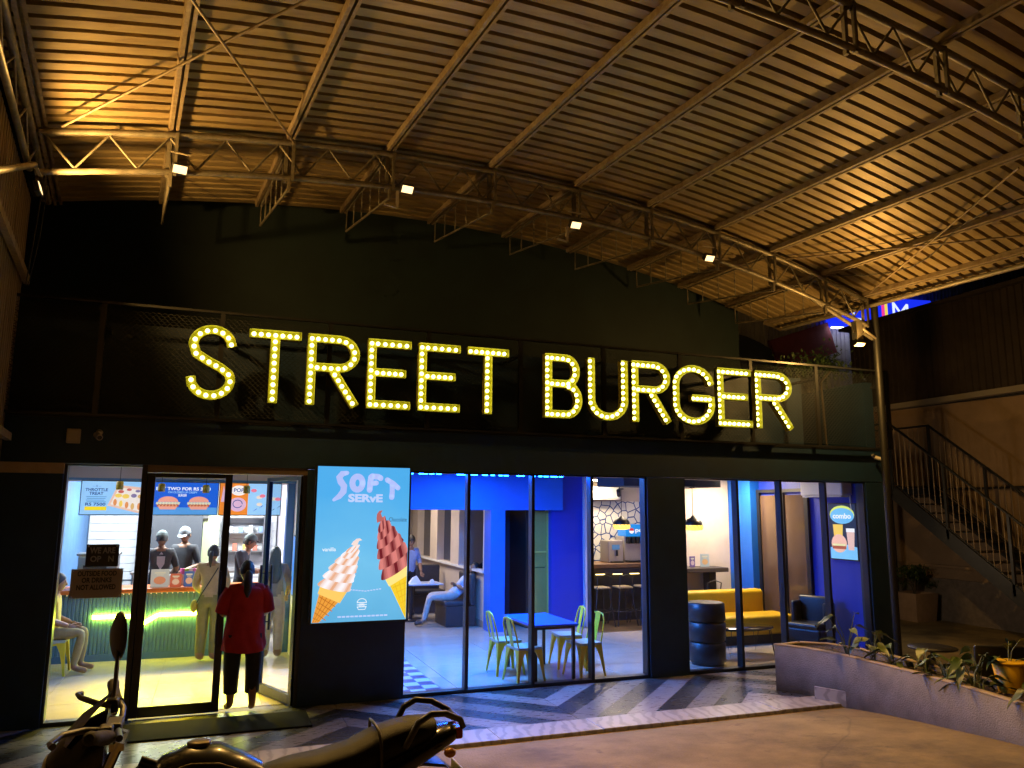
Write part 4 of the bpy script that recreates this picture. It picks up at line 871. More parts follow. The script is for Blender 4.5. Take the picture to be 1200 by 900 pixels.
part(walls, 'sill', MB().box(4.90, 5.0, 4.86, 12, 1.04, 1.079), white_wall)
for y0, y1 in ((4.94, 6.54), (7.18, 8.29), (8.93, 10.19)): part(walls, 'dark_window', MB().box(5.1, 5.108, y0, y1, 1.081, 2.299), M('dark_window_glass', (.008, .015, .04), .08)); 
part(walls, 'skirting', MB().box(4.975, 4.999, 4.81, 12, .001, .12), M('stone_skirting', (.35, .28, .22), .5))
wp('back_wall', 1.38, 7.0, 11.8, 12, 0, 2.95, beige_wall)
wp('dark_alcove', 5.2, 5.75, 5.6, 5.7, 0, 2.24, navy_in); wp('alcove_side', 5.74, 5.80, 4.7, 5.6, 0, 2.24, black_plastic)
wp('deep_blue_wall', 6.22, 6.9, 4.55, 4.75, 0, 2.95, M('royal_blue_paint', (.008, .035, .42), .45)); wp('white_corner', 6.9, 7.06, 4.45, 4.75, 0, 2.95, M('lilac_corner', (.55, .5, .6), .6))
for k in range(2): part(walls, 'mesh_panel', MB().box(5.81, 6.2, 4.72+k*.01, 4.725+k*.01, .02+k*1.12, 1.13+k*1.1, 0), M('olive_mesh_panel', (.33, .29, .06), .6, bump=.4, bscale=160, var=.2, vscale=120))
part(walls, 'mesh_rail', MB().box(5.8, 6.21, 4.70, 4.718, 1.42, 1.45).box(6.19, 6.22, 4.70, 4.74, .0, 2.24), M('yellow_rail', (.6, .5, .1), .5))
pat = M('bar_pattern', (.78, .76, .74), .6); nt = pat.node_tree; b = nt.nodes['Principled BSDF']; tc = nt.nodes.new('ShaderNodeTexCoord'); vo = nt.nodes.new('ShaderNodeTexVoronoi'); vo.feature = 'DISTANCE_TO_EDGE'; vo.inputs['Scale'].default_value = 5.5
lt = nt.nodes.new('ShaderNodeMath'); lt.operation = 'LESS_THAN'; lt.inputs[1].default_value = .055; mx = nt.nodes.new('ShaderNodeMix'); mx.data_type = 'RGBA'; mx.inputs['A'].default_value = (.78, .76, .72, 1); mx.inputs['B'].default_value = (.01, .05, .25, 1)
nt.links.new(tc.outputs['Object'], vo.inputs['Vector']); nt.links.new(vo.outputs[0], lt.inputs[0]); nt.links.new(lt.outputs[0], mx.inputs['Factor']); nt.links.new(mx.outputs['Result'], b.inputs['Base Color'])
wp('bar_wall', 6.9, 9.99, 6.3, 6.45, 0, 2.95, beige_wall); part(walls, 'patterned_panel', MB().box(7.0, 9.7, 6.285, 6.299, 1.1, 2.45), pat)
wp('seating_wall', 8.35, 9.76, 3.4, 3.55, 0, 2.95, beige_wall)
wp('right_wall', 9.76, 9.99, .23, 6.3, 0, 2.95, M('royal_blue_paint', (.01, .05, .45), .45)); wp('right_jamb', 9.74, 9.759, .226, .25, 0, 2.72, M('lilac_corner', (.55, .5, .6), .6))
wp('blue_return', 9.55, 9.759, 2.7, 3.39, 0, 2.95, blue_paint)
part(walls, 'glazed_door', MB().box(9.72, 9.759, 1.35, 2.66, 0.01, 2.55), M('brown_reflection_door', (.10, .06, .035), .12, var=.3, vscale=2, stretch=(1, 1, .2)))  # brown reflections of the room put into the door glass colour
for y in (1.33, 1.95, 2.62): part(walls, 'door_stile', MB().box(9.69, 9.719, y, y+.09, .01, 2.6), black_metal)
part(walls, 'door_top_rail', MB().box(9.69, 9.719, 1.33, 2.71, 2.601, 2.66), black_metal); part(walls, 'door_handle', MB().tube([(9.66, 2.0, .9), (9.66, 2.0, 1.4)], .014, 8), black_metal)
single('ceiling', MB().box(-2.4, 9.99, .23, 12, 2.951, 2.99), M('ceiling_white', (.6, .6, .6), .8), 'plain ceiling over the shop', None, kind='structure')
part(walls, 'track_soffit', MB().box(6.6, 8.6, 2.3, 3.3, 2.68, 2.95), M('dark_soffit', (.035, .04, .05), .6)); part(walls, 'wood_floor_strip', MB().box(6.85, 9.7, 3.75, 6.3, .0005, .004), M('bar_wood_floor', (.13, .075, .03), .35, var=.4, vscale=5, stretch=(8, 1, 1)))
# ceiling lights (fittings and added panels behind the glass)
def panel(x, y, z, sx, sy, col, e, lab, grp='ceiling light panels inside the shop'):
    t = thing('ceiling_light', lab, 'ceiling light', (x, y, z), 0, grp)
    part(t, 'tray', MB().box(x-sx/2-.02, x+sx/2+.02, y-sy/2-.02, y+sy/2+.02, z, z+.03), white_wall); part(t, 'diffuser', MB().box(x-sx/2, x+sx/2, y-sy/2, y+sy/2, z-.006, z-.001), EM('light_%d_%d_%d_%d' % (col[0]*99, col[1]*99, col[2]*99, e*10), col, e))
cool = (.92, .97, 1.0); warm = (1.0, .78, .52); blue = (.02, .24, 1.0)
for x, y, e in ((-1.2, 5.3, 150), (.1, 5.4, 150), (-1.7, 2.2, 10), (.6, 2.6, 2)): panel(x, y, 2.9, .6, .6, cool, e, 'square white ceiling light %s the counter, %s side' % ('behind' if y > 4 else 'in front of', 'left' if x < -.5 else 'right'))
for x, y in ((2.9, 6.2), (3.6, 8.4)): panel(x, y, 2.9, .6, .6, (1, .84, .7), 62, 'square warm ceiling light over the %s booth table' % ('near' if y < 7 else 'far'))
panel(7.7, 5.6, 2.9, .9, .3, warm, 80, 'long warm light above the drinks bar'); panel(8.95, 2.5, 2.9, .6, .5, warm, 130, 'warm ceiling light above the yellow sofa'); panel(8.0, 4.4, 2.9, .4, .4, warm, 70, 'warm ceiling light in front of the drinks bar')
panel(4.5, 1.1, 2.9, .4, .4, (1, .72, .36), 55, 'small warm light added unseen above the blue cafe table')  # added out of sight to bring out the yellow of the chairs
# blue LED strips under the ceiling behind the middle window
for i, (a, c) in enumerate(((2.3, 3.02), (3.12, 3.93), (4.02, 4.8))):
    t = thing('led_strip', 'blue led strip at the top of the %s pane of the middle window' % ('left', 'second', 'third')[i], 'led strip', ((a+c)/2, .5, 2.73), 0, 'blue led strips over the middle window')
    part(t, 'channel', MB().box(a, c, .42, .62, 2.775, 2.79).box(a, c, .72, .92, 2.775, 2.79), black_metal)
    for r_ in range(2):
        x = a+.02
        while x < c-.06:
            L = random.uniform(.05, .12); y = (.52, .82)[r_]
            part(t, 'led', MB().bbox(x, min(x+L, c), y-.012, y+.012, 2.735, 2.774, .004, seg=1), EM('cyan_led', (.003, .075, 1.0), 170)); x += L+random.uniform(.02, .09)
    panel((a+c)/2, 1.4, 2.9, .7, .5, blue, 160, 'added unseen blue light panel behind the %s pane of the middle window' % ('left', 'second', 'third')[i], 'added blue light panels')  # hidden emitter added to spread the blue light of the strips
panel(4.4, 3.4, 2.9, .9, .4, blue, 70, 'added unseen blue light panel nearest the blue valance', 'added blue light panels')  # another added blue emitter, out of sight above the window head

stain(floor_m, (.38, .31, .25), 1.4, .5, .75, .4); piece_tint(floor_m, .06); stain(blue_paint, (.02, .12, .42), 3, .6, .75, .35); stain(beige_wall, (.45, .37, .3), 1.5, .55, .75, .5)
# ------------------------------------------------------------------ counter area
ct = thing('service_counter', 'blue ribbed service counter with orange top and lit strip', 'counter', (-.6, 3.7, 0))
rib_m = M('blue_ribbed_front', (.10, .22, .36), .4, var=.15)
prof = []; 
for k in range(56): x = -2.15+k*.054; prof += [(x, 0), (x+.03, 0), (x+.038, .012), (x+.048, .012)]
q = len(prof); part(ct, 'ribbed_front', MB().add([(x, 3.7+h2, z) for z in (.1, .98) for x, h2 in prof], [(j, j+1, q+j+1, q+j) for j in range(q-1)]), rib_m)
part(ct, 'body', MB().box(-2.18, .87, 3.72, 4.25, .0, .979), dark_grey); part(ct, 'plinth', MB().box(-2.16, .86, 3.69, 3.72, 0, .099), blue_side)
part(ct, 'top', MB().bbox(-2.19, .9, 3.62, 4.3, .98, 1.04, .008), orange_top)
led = EM('lime_white_led', (.9, 1.0, .06), 70)
part(ct, 'light_strip', MB().bar((-1.6, 3.68, .64), (-1.02, 3.68, .635), .03, .05).bar((-.95, 3.68, .50), (-.71, 3.68, .64), .03, .05).bar((-.7, 3.68, .645), (.8, 3.68, .64), .03, .05), led)
mb = MB()
for k in range(40): mb.ell((-2.1+k*.075, 3.615, .968), .008, .008, .008, 6, 4)
part(ct, 'stud_row', mb, EM('warm_stud', (1, .7, .4), 1.2))
def card(x, z0, w, h, y, c1, c2, lab):
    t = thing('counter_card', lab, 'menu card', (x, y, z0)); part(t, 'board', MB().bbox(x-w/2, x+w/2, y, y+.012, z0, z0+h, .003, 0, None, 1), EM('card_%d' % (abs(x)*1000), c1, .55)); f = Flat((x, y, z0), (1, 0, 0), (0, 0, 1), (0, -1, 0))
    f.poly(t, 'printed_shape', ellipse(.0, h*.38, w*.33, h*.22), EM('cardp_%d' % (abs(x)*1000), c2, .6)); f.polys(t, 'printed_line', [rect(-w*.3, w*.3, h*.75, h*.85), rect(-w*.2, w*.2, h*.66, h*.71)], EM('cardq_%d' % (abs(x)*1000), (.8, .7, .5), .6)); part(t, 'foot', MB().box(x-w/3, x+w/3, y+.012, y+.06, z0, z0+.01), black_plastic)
card(-.73, 1.04, .26, .27, 3.8, (.65, .62, .55), (.8, .3, .15), 'wide pale menu card on the counter showing a snack'); card(-.5, 1.04, .16, .2, 3.78, (.75, .16, .08), (.9, .6, .4), 'small red menu card on the counter'); card(-.31, 1.04, .15, .23, 3.8, (.08, .16, .4), (.9, .5, .3), 'small blue menu card on the counter')
# menu screens
def screen(x0, x1, lab):
    t = thing('menu_screen', lab, 'screen', ((x0+x1)/2, 3.48, 2.15)); part(t, 'case', MB().bbox(x0-.012, x1+.012, 3.481, 3.53, 2.138, 2.652, .004), black_plastic); part(t, 'mount', MB().box((x0+x1)/2-.1, (x0+x1)/2+.1, 3.531, 3.6, 2.4, 2.72), black_metal)
    return t, Flat((x0, 3.48, 2.15), (1, 0, 0), (0, 0, 1), (0, -1, 0)), x1-x0
def face(t, f, pts, m, l=0): return f.poly(t, 'print', pts, m, l)
t, f, w = screen(-1.87, -1.0, 'light blue menu screen with a snack tray, leftmost over the counter'); lb_ = EM('pale_blue_print', (.30, .58, .93), .95); nv = EM('navy_print', (.01, .08, .35), .8)
face(t, f, rect(0, w, 0, .49), lb_); f.text(t, '— SI —', .2, .42, .12, .03, nv, 1); f.text(t, 'THROTTLE', .2, .365, .30, .045, nv, 1, .03); f.text(t, 'TREAT', .2, .31, .19, .045, nv, 1, .03)
f.polys(t, 'print', [rect(.07+.01*(i % 2), .34-.012*(i % 3), .255-i*.025, .265-i*.025) for i in range(4)], EM('blue_small_print', (.08, .3, .65), .8), 1); f.text(t, 'RS 7500', .2, .15, .27, .045, nv, 1, .03)
face(t, f, rect(.06, .35, .06, .115), EM('yellow_print', (.95, .72, .02), .9), 1); face(t, f, [(.36, .13), (.48, .44), (.87, .40), (.87, .02), (.78, .02)], EM('tray_print', (.85, .55, .45), .9), 1); face(t, f, [(.40, .15), (.5, .40), (.87, .36), (.87, .05), (.78, .05)], EM('tray_light_print', (.9, .8, .74), .9), 2)
rs = random.Random(3)
cols = [EM('fries_print', (.95, .65, .12), .9), EM('crust_print', (.8, .3, .1), .9), EM('sauce_print', (.6, .12, .1), .9), EM('nugget_print', (.75, .45, .15), .9), EM('cup_print', (.25, .2, .4), .8)]
for k, (x, y, rx, ry, c) in enumerate([(.53, .34, .04, .025, 2), (.64, .37, .035, .02, 2), (.76, .35, .035, .02, 4), (.5, .28, .05, .03, 0), (.6, .27, .05, .035, 0), (.71, .28, .04, .03, 4), (.8, .27, .04, .03, 3), (.46, .18, .025, .05, 1), (.54, .16, .025, .05, 0), (.62, .14, .025, .05, 1), (.70, .12, .025, .05, 3), (.79, .12, .025, .055, 1), (.84, .2, .02, .05, 0)]): face(t, f, ellipse(x, y, rx, ry, 12), cols[c], 3+k % 3)
t, f, w = screen(-.92, .03, 'deep blue menu screen with two burgers, middle over the counter'); face(t, f, rect(0, w, 0, .49), EM('royal_print', (.012, .12, .72), .9)); face(t, f, rect(0, w, 0, .11), EM('azure_print', (.10, .35, .8), .9), 1)
f.text(t, 'BUY TWO FOR RS 3000', .45, .395, .78, .05, wht, 1, .03); f.text(t, 'ON CLOSED UP CRISPY', .44, .34, .42, .03, EM('sky_print', (.35, .65, 1), .9), 1, .02); f.text(t, 'BURGER', .44, .295, .12, .04, wht, 1, .02)
def burger(cx, cy, s, l):
    pk = EM('bun_pink_print', (.85, .36, .28), .95); 
    face(t, f, [(cx+s*.85*math.cos(a), cy+s*.25+s*.5*math.sin(a)) for a in [i*math.pi/12 for i in range(13)]], pk, l); f.polys(t, 'print', [[(cx-s+i*s*.25, cy+s*.05), (cx-s*.95+i*s*.25, cy+s*.25), (cx-s*.72+i*s*.25, cy+s*.22), (cx-s*.8+i*s*.25, cy)] for i in range(8)], EM('lettuce_print', (.75, .72, .5), .9), l+1)
    face(t, f, rect(cx-s*.9, cx+s*.9, cy-s*.18, cy+s*.06), EM('patty_print', (.5, .1, .05), .9), l); f.polys(t, 'print', [[(cx-s*.85+i*s*.28, cy-s*.15), (cx-s*.7+i*s*.28, cy-s*.02), (cx-s*.58+i*s*.28, cy-s*.14)] for i in range(6)], EM('crisp_print', (.9, .4, .2), .9), l+1); face(t, f, [(cx-s*.8, cy-s*.16), (cx+s*.8, cy-s*.16), (cx+s*.65, cy-s*.42), (cx-s*.65, cy-s*.42)], pk, l+2)
burger(.24, .15, .17, 2); burger(.68, .15, .17, 2)
t, f, w = screen(.06, .98, 'orange and pale blue menu screen, rightmost over the counter'); face(t, f, rect(0, .46*w, 0, .49), EM('orange_print', (.85, .25, .03), .9)); face(t, f, rect(.46*w, w, 0, .49), lb_)
face(t, f, [(.02, .2), (.05, .45), (.09, .3), (.1, .2)], EM('lilac_print', (.7, .45, .65), .9), 1); face(t, f, ellipse(.28, .38, .12, .08), EM('white_cloud_print', (.9, .85, .85), .9), 1); face(t, f, ellipse(.27, .16, .13, .11), EM('lilac_print', (.7, .45, .65), .9), 1); f.polys(t, 'print', glyph([ellipse(.27, .17, .07, .06, 12)], .006), nv, 3)
f.text(t, 'POP', .28, .385, .15, .06, nv, 2, .02)
for k in range(7): face(t, f, ellipse(.5+rs.uniform(0, .38), .08+rs.uniform(0, .36), .045, .028, 12), EM('pink_burger_print', (.85, .2, .3), .9) if k % 2 else EM('cream_print', (.8, .7, .6), .9), 1+k % 3)
f.polys(t, 'print', [[(.5+i*.09, .05+.05*(i % 3)), (.56+i*.09, .1+.05*(i % 3)), (.565+i*.09, .09+.05*(i % 3))] for i in range(5)], nv, 4)
# yellow cup pendants in front of the screens
for k, (x, y, z) in enumerate(((-1.2, 1.9, 2.49), (-.69, 1.9, 2.47), (-.13, 1.9, 2.46), (.40, 1.9, 2.46))):
    t = thing('cup_pendant', 'small yellow cup lamp hanging before the screens, %s from the left' % ('first', 'second', 'third', 'fourth')[k], 'pendant lamp', (x, y, z), 0, 'small yellow cup lamps')
    part(t, 'shade', MB().lathe([(.042, z), (.045, z+.01), (.045, z+.1), (.03, z+.11)], 16, (x, y, 0)), M('mustard_shade', (.5, .33, .02), .4)); part(t, 'cord', MB().tube([(x, y, z+.11), (x, y, 2.95)], .004, 5), black_plastic); part(t, 'lens', MB().lathe([(.0001, z+.004), (.038, z+.004)], 12, (x, y, 0)), EM('cup_glow', (1, .75, .2), 5))
    if k: ld = bpy.data.lights.new('cup_light', 'SPOT'); ld.energy = 520; ld.color = (1, .76, .01); ld.spot_size = math.radians(72); ld.spot_blend = .5; ld.shadow_soft_size = .04; lo = bpy.data.objects.new('cup_light', ld); COL.objects.link(lo); lo.parent = t; lo.location = (0, -.05, -.03); lo.rotation_euler = (-.3, 0, 0)
# kitchen equipment
km = thing('coffee_machine', 'grey steel machine behind the counter at the left', 'machine', (-1.6, 4.0, 1.04))
part(km, 'body', MB().bbox(-1.9, -1.35, 3.95, 4.25, 1.04, 1.52, .02), stainless); part(km, 'recess', MB().box(-1.82, -1.5, 3.935, 3.949, 1.12, 1.38), dark_grey); part(km, 'top_tray', MB().bbox(-1.92, -1.33, 3.93, 4.27, 1.521, 1.56, .008), stainless); part(km, 'nozzle', MB().tube([(-1.66, 3.91, 1.33), (-1.66, 3.91, 1.25)], .015, 8).tube([(-1.58, 3.91, 1.33), (-1.58, 3.91, 1.25)], .015, 8), black_plastic)
pr_ = thing('prep_table', 'steel preparation table behind the kitchen staff', 'table', (-.4, 5.7, 0)); part(pr_, 'top', MB().bbox(-1.3, .9, 5.5, 6.1, 1.1, 1.14, .006), stainless); part(pr_, 'shelf', MB().bbox(-1.3, .9, 5.6, 6.1, .5, .53, .006), stainless)
for x in (-1.26, .86):
    for y in (5.54, 6.06): part(pr_, 'leg', MB().tube([(x, y, 0), (x, y, 1.1)], .02, 8), stainless)
bx = thing('tray_rack', 'row of pink and green cups on a steel rack behind the counter', 'rack', (-.25, 4.12, 1.04)); part(bx, 'rack', MB().bbox(-.75, -.1, 4.05, 4.28, 1.041, 1.2, .01), stainless)
for k in range(6): part(bx, 'cup', MB().lathe([(.03, 1.2), (.04, 1.29), (.036, 1.29), (.0001, 1.22)], 12, (-.42+k*.06, 4.15, 0)), M('cup_col_%d' % (k % 3), ((.8, .1, .35), (.5, .75, .1), (.85, .7, .7))[k % 3], .4))
hood = thing('extractor_hood', 'steel extractor hood over the kitchen line', 'hood', (-1.0, 6.6, 2.0)); part(hood, 'canopy', MB().loft([[(-1.3, 6.42, 2.05), (-.1, 6.42, 2.05), (-.1, 6.9, 2.05), (-1.3, 6.9, 2.05)], [(-1.3, 6.42, 2.2), (-.1, 6.42, 2.2), (-.1, 6.9, 2.2), (-1.3, 6.9, 2.2)], [(-1.2, 6.44, 2.6), (-.2, 6.44, 2.6), (-.2, 6.9, 2.6), (-1.2, 6.9, 2.6)]], smooth=False), stainless); part(hood, 'duct', MB().box(-1.2, -.5, 6.5, 6.9, 2.601, 2.95), stainless)
wd = thing('wall_shelf_unit', 'white shelf unit with small boxes on the kitchen wall', 'shelf', (.5, 6.9, 1.3))
for z in (1.4, 1.75, 2.05): part(wd, 'shelf', MB().box(.15, .95, 6.7, 6.96, z, z+.02), stainless)
for k in range(8): part(wd, 'box', MB().bbox(.18+k*.095, .26+k*.095, 6.75, 6.9, (1.421, 1.771)[k % 2], (1.421, 1.771)[k % 2]+.1+.02*(k % 3), .004), M('boxcol_%d' % (k % 4), ((.7, .5, .1), (.6, .6, .6), (.5, .15, .1), (.2, .3, .5))[k % 4], .5))
for s in (.16, .93): part(wd, 'upright', MB().box(s, s+.015, 6.7, 6.96, 1.3, 2.1), stainless)
ws = thing('wall_screen', 'tall glowing blue screen on the lilac partition', 'screen', (1.2, 2.9, 1.1)); part(ws, 'case', MB().bbox(1.17, 1.218, 2.55, 2.95, .95, 1.85, .006), black_plastic); part(ws, 'face', MB().box(1.165, 1.169, 2.57, 2.93, .97, 1.83), EM('azure_screen', (.03, .25, .9), 1.3))

# ------------------------------------------------------------------ metal cafe chairs and table in the middle window
ych = M('yellow_metal_chair', (.85, .62, .03), .3, .1, var=.12, vscale=10); pch = M('cream_metal_seat', (.5, .52, .42), .35, .1)
def cafe_chair(lab):
    t = thing('cafe_chair', lab, 'chair', (0, 0, 0), 0, 'yellow metal chairs around the blue table')
    def lp(n, mb, m=ych): return link(n, mb.mesh(n, m), t)
    lp('seat', MB().bbox(-.19, .19, -.18, .18, .445, .462, .008).bbox(-.185, .185, -.175, .175, .42, .446, .006), pch)
    for sx in (-1, 1):
        for sy in (-1, 1):
            lp('leg', MB().loft([[(sx*(x+w*a), sy*(y+w*c), z) for a, c in ((-.5, .5), (.5, .5), (.5, -.5), (.3, -.5), (.3, .3), (-.5, .3))] for x, y, w, z in ((.13, .12, .11, .43), (.165, .155, .06, .3), (.195, .185, .034, .12), (.215, .2, .028, 0))], smooth=False))
    for sx in (-1, 1): lp('apron', MB().prism([(sx*.178, -.12, .43), (sx*.178, .12, .43), (sx*.178, .08, .40), (sx*.178, 0, .385), (sx*.178, -.08, .40)], (sx*.004, 0, 0)))
    lp('back_hoop', MB().tube([(-.17, .165, .44), (-.172, .2, .6), (-.16, .235, .74), (-.11, .25, .82), (0, .256, .84), (.11, .25, .82), (.16, .235, .74), (.172, .2, .6), (.17, .165, .44)], .0115, 8))
    lp('splat', MB().loft([[(-w, y-.003, z), (w, y-.003, z), (w, y+.003, z), (-w, y+.003, z)] for w, y, z in ((.045, .172, .45), (.05, .205, .6), (.055, .235, .74), (.06, .252, .835))], smooth=False))
    return t
ch = cafe_chair('yellow metal chair at the back left of the blue table'); spots = [(3.96, 1.03, math.pi/2, None), (4.0, .42, math.pi/2+.1, 'yellow metal chair at the front left of the blue table'), (4.98, 1.18, -math.pi/2-.1, 'yellow metal chair at the back right of the blue table'), (4.92, .48, -math.pi/2+.15, 'yellow metal chair at the front right of the blue table')]
for i, (x, y, r, lab) in enumerate(spots):
    c = ch if i == 0 else copy_tree(ch); c.location = (x, y, 0); c.rotation_euler = (0, 0, r)
    if lab: c['label'] = lab
tb = thing('cafe_table', 'square cafe table with a bright blue top', 'table', (4.43, .85, 0)); btop = M('blue_table_top', (.01, .11, .6), .35, var=.1, vscale=4, stretch=(1, 8, 1))
part(tb, 'top', MB().bbox(4.08, 4.76, .3, 1.45, .70, .73, .006), btop)
for x in (4.14, 4.70):
    for y in (.36, 1.39): part(tb, 'leg', MB().box(x-.02, x+.02, y-.02, y+.02, 0, .70), black_metal)
part(tb, 'apron', MB().box(4.14, 4.70, .35, 1.40, .66, .699), black_metal)
# booths
dk = M('dark_booth_vinyl', (.035, .033, .036), .45, var=.2, vscale=5)
def booth(x0, x1, y0, y1, side, lab):
    t = thing('banquette', lab, 'banquette', ((x0+x1)/2, (y0+y1)/2, 0), 0, 'dark banquettes along the beige wall'); part(t, 'base', MB().bbox(x0+.03, x1, y0+.01, y1-.01, 0, .38, .01), dk); part(t, 'cushion', MB().bbox(x0, x1-(.13 if side == 'x' else 0), y0, y1-(.13 if side == 'y' else 0), .381, .48, .03, seg=3), dk)
    part(t, 'backrest', MB().bbox(x1-.12 if side == 'x' else x0, x1, y0 if side == 'x' else y1-.12, y1, .382, 1.0, .04, seg=3), dk)
booth(4.28, 4.92, 5.28, 6.1, 'x', 'dark banquette nearest the window, under the man leaning back'); booth(4.1, 4.9, 7.4, 8.0, 'y', 'dark banquette with high back behind the man leaning back')
bt = thing('booth_table', 'white topped table with napkins between the booth seats', 'table', (4.05, 6.5, 0)); part(bt, 'top', MB().bbox(3.3, 4.5, 6.15, 6.75, .71, .74, .006), M('white_table_top', (.55, .6, .7), .3)); part(bt, 'column', MB().tube([(3.9, 6.45, 0), (3.9, 6.45, .71)], .04, 10), black_metal); part(bt, 'base', MB().lathe([(.28, 0), (.27, .02), (.04, .04)], 20, (3.9, 6.45, 0)), black_metal)
def paper(x, y, s, lab): 
    mb = MB().loft([[(x-s, y-s*.7, .741), (x+s, y-s*.6, .741), (x+s*.9, y+s*.7, .741), (x-s*.9, y+s*.7, .741)], [(x-s*.5, y-s*.3, .741+s*.9), (x+s*.2, y-s*.3, .741+s*1.2), (x+s*.3, y+s*.2, .741+s), (x-s*.4, y+s*.2, .741+s*.8)]], smooth=False); single('paper_wrapper', mb, M('white_paper', (.75, .75, .78), .8), lab, 'paper')
paper(3.95, 6.4, .13, 'large crumpled white paper on the booth table'); paper(3.6, 6.45, .08, 'small flat white wrapper at the left of the booth table'); paper(4.3, 6.35, .07, 'small white wrapper at the right of the booth table')
# ------------------------------------------------------------------ drinks bar
br = thing('drinks_bar', 'dark bar with glowing brackets under the counter', 'bar', (7.9, 5.0, 0)); part(br, 'body', MB().box(7.1, 9.6, 5.05, 5.7, 0, 1.08), M('bar_black', (.015, .015, .015), .5)); part(br, 'top', MB().bbox(7.05, 9.65, 4.85, 5.75, 1.08, 1.16, .01), wood); part(br, 'fascia', MB().box(7.05, 9.65, 4.90, 5.049, .96, 1.079), M('bar_fascia', (.05, .04, .035), .5))
for k in range(5): part(br, 'under_light', MB().box(7.4+k*.4, 7.6+k*.4, 4.95, 4.99, .94, .955), EM('under_bar_glow', (1, .7, .25), 7))
def stool(x, y, rz, lab):
    t = thing('bar_stool', lab, 'stool', (x, y, 0), rz, 'black bar stools'); 
    def lp(n, mb, m): return link(n, mb.mesh(n, m), t)
    lp('seat', MB().bbox(-.16, .16, -.16, .16, .72, .755, .012), M('stool_seat', (.3, .22, .12), .4)); lp('footrest', MB().tube([(-.19, -.19, .28), (.19, -.19, .28), (.19, .19, .28), (-.19, .19, .28), (-.19, -.19, .28)], .009, 6), black_metal)
    for sx in (-1, 1):
        for sy in (-1, 1): lp('leg', MB().tube([(sx*.13, sy*.13, .72), (sx*.22, sy*.22, 0)], .013, 6), black_metal)
    lp('back_hoop', MB().tube([(-.14, .15, .74), (-.15, .19, .95), (0, .2, 1.0), (.15, .19, .95), (.14, .15, .74)], .01, 6), black_metal)
for x, lab in ((7.25, 'black stool at the left end of the drinks bar'), (7.75, 'second black stool at the drinks bar'), (8.25, 'third black stool at the drinks bar')): stool(x, 4.5, math.pi, lab)
sm = thing('soda_machine', 'grey drinks dispenser on the bar', 'machine', (8.0, 5.3, 1.16)); part(sm, 'body', MB().bbox(7.82, 8.17, 5.2, 5.6, 1.161, 1.62, .02), M('warm_steel', (.5, .45, .4), .35, .5)); part(sm, 'screen', MB().box(7.9, 8.08, 5.19, 5.199, 1.43, 1.53), EM('dark_blue_screen', (.1, .25, .5), .6)); part(sm, 'spout', MB().tube([(7.99, 5.15, 1.42), (7.99, 5.14, 1.3)], .025, 8), black_plastic); part(sm, 'drip_tray', MB().box(7.86, 8.12, 5.1, 5.199, 1.162, 1.19), black_plastic)
fs_ = thing('soda_fountain', 'soda fountain with taps under a blue lit header', 'machine', (8.5, 5.3, 1.16)); part(fs_, 'body', MB().bbox(8.25, 8.95, 5.3, 5.7, 1.161, 1.7, .02), MATS['warm_steel']); hdr = part(fs_, 'header', MB().bbox(8.25, 8.95, 5.2, 5.6, 1.701, 1.95, .02), EM('soda_blue', (.01, .25, .75), .9)); ff = Flat((8.6, 5.2, 1.82), (1, 0, 0), (0, 0, 1), (0, -1, 0)); ff.text(fs_, 'pepsi', .05, 0, .36, .12, wht, 1, .02); ff.poly(fs_, 'emblem', ellipse(-.22, 0, .06, .06), wht, 1); ff.poly(fs_, 'emblem', ellipse(-.22, 0, .058, .058, 12, 0, math.pi), EM('soda_red', (.7, .03, .05), .8), 2)
for k in range(6): part(fs_, 'tap', MB().bbox(8.29+k*.11, 8.35+k*.11, 5.2, 5.299, 1.55, 1.69, .01), black_plastic)
part(fs_, 'drip_tray', MB().bbox(8.27, 8.93, 5.1, 5.299, 1.162, 1.2, .006), black_plastic)
ac2 = thing('bar_air_conditioner', 'white wall air conditioner above the drinks bar', 'air conditioner', (8.2, 6.2, 2.5)); part(ac2, 'case', MB().bbox(7.7, 8.6, 6.05, 6.284, 2.5, 2.78, .03), white_wall); part(ac2, 'vane', MB().bbox(7.75, 8.55, 6.03, 6.1, 2.485, 2.5, .004), white_wall)
def pendant(x, y, z, lab):
    t = thing('dome_pendant', lab, 'pendant lamp', (x, y, z), 0, 'dark dome pendants with glowing mesh rims'); part(t, 'shade', MB().lathe([(.165, z), (.16, z+.05), (.12, z+.1), (.05, z+.13), (.02, z+.17), (.0001, z+.175)], 24, (x, y, 0)), M('dark_pendant', (.03, .025, .02), .4, .4)); part(t, 'glow_rim', MB().lathe([(.168, z-.002), (.172, z-.04), (.15, z-.085), (.06, z-.1), (.0001, z-.1)], 24, (x, y, 0)), EM('amber_mesh', (1.0, .62, .10), 2.6)); part(t, 'cord', MB().tube([(x, y, z+.17), (x, y, 2.68)], .006, 6), black_plastic)
    mb = MB()
    for k in range(14): a = k*math.pi/7; mb.tube([(x+.17*math.cos(a), y+.17*math.sin(a), z), (x+.175*math.cos(a+.22), y+.175*math.sin(a+.22), z-.04), (x+.152*math.cos(a+.44), y+.152*math.sin(a+.44), z-.086)], .004, 4)
    part(t, 'cage', mb, black_metal); part(t, 'ceiling_rose', MB().lathe([(.05, 2.66), (.05, 2.68)], 12, (x, y, 0)), black_plastic)
pendant(7.48, 4.0, 1.98, 'dome pendant hanging in front of the drinks bar'); pendant(8.12, 2.5, 2.0, 'dome pendant hanging over the sofa corner')
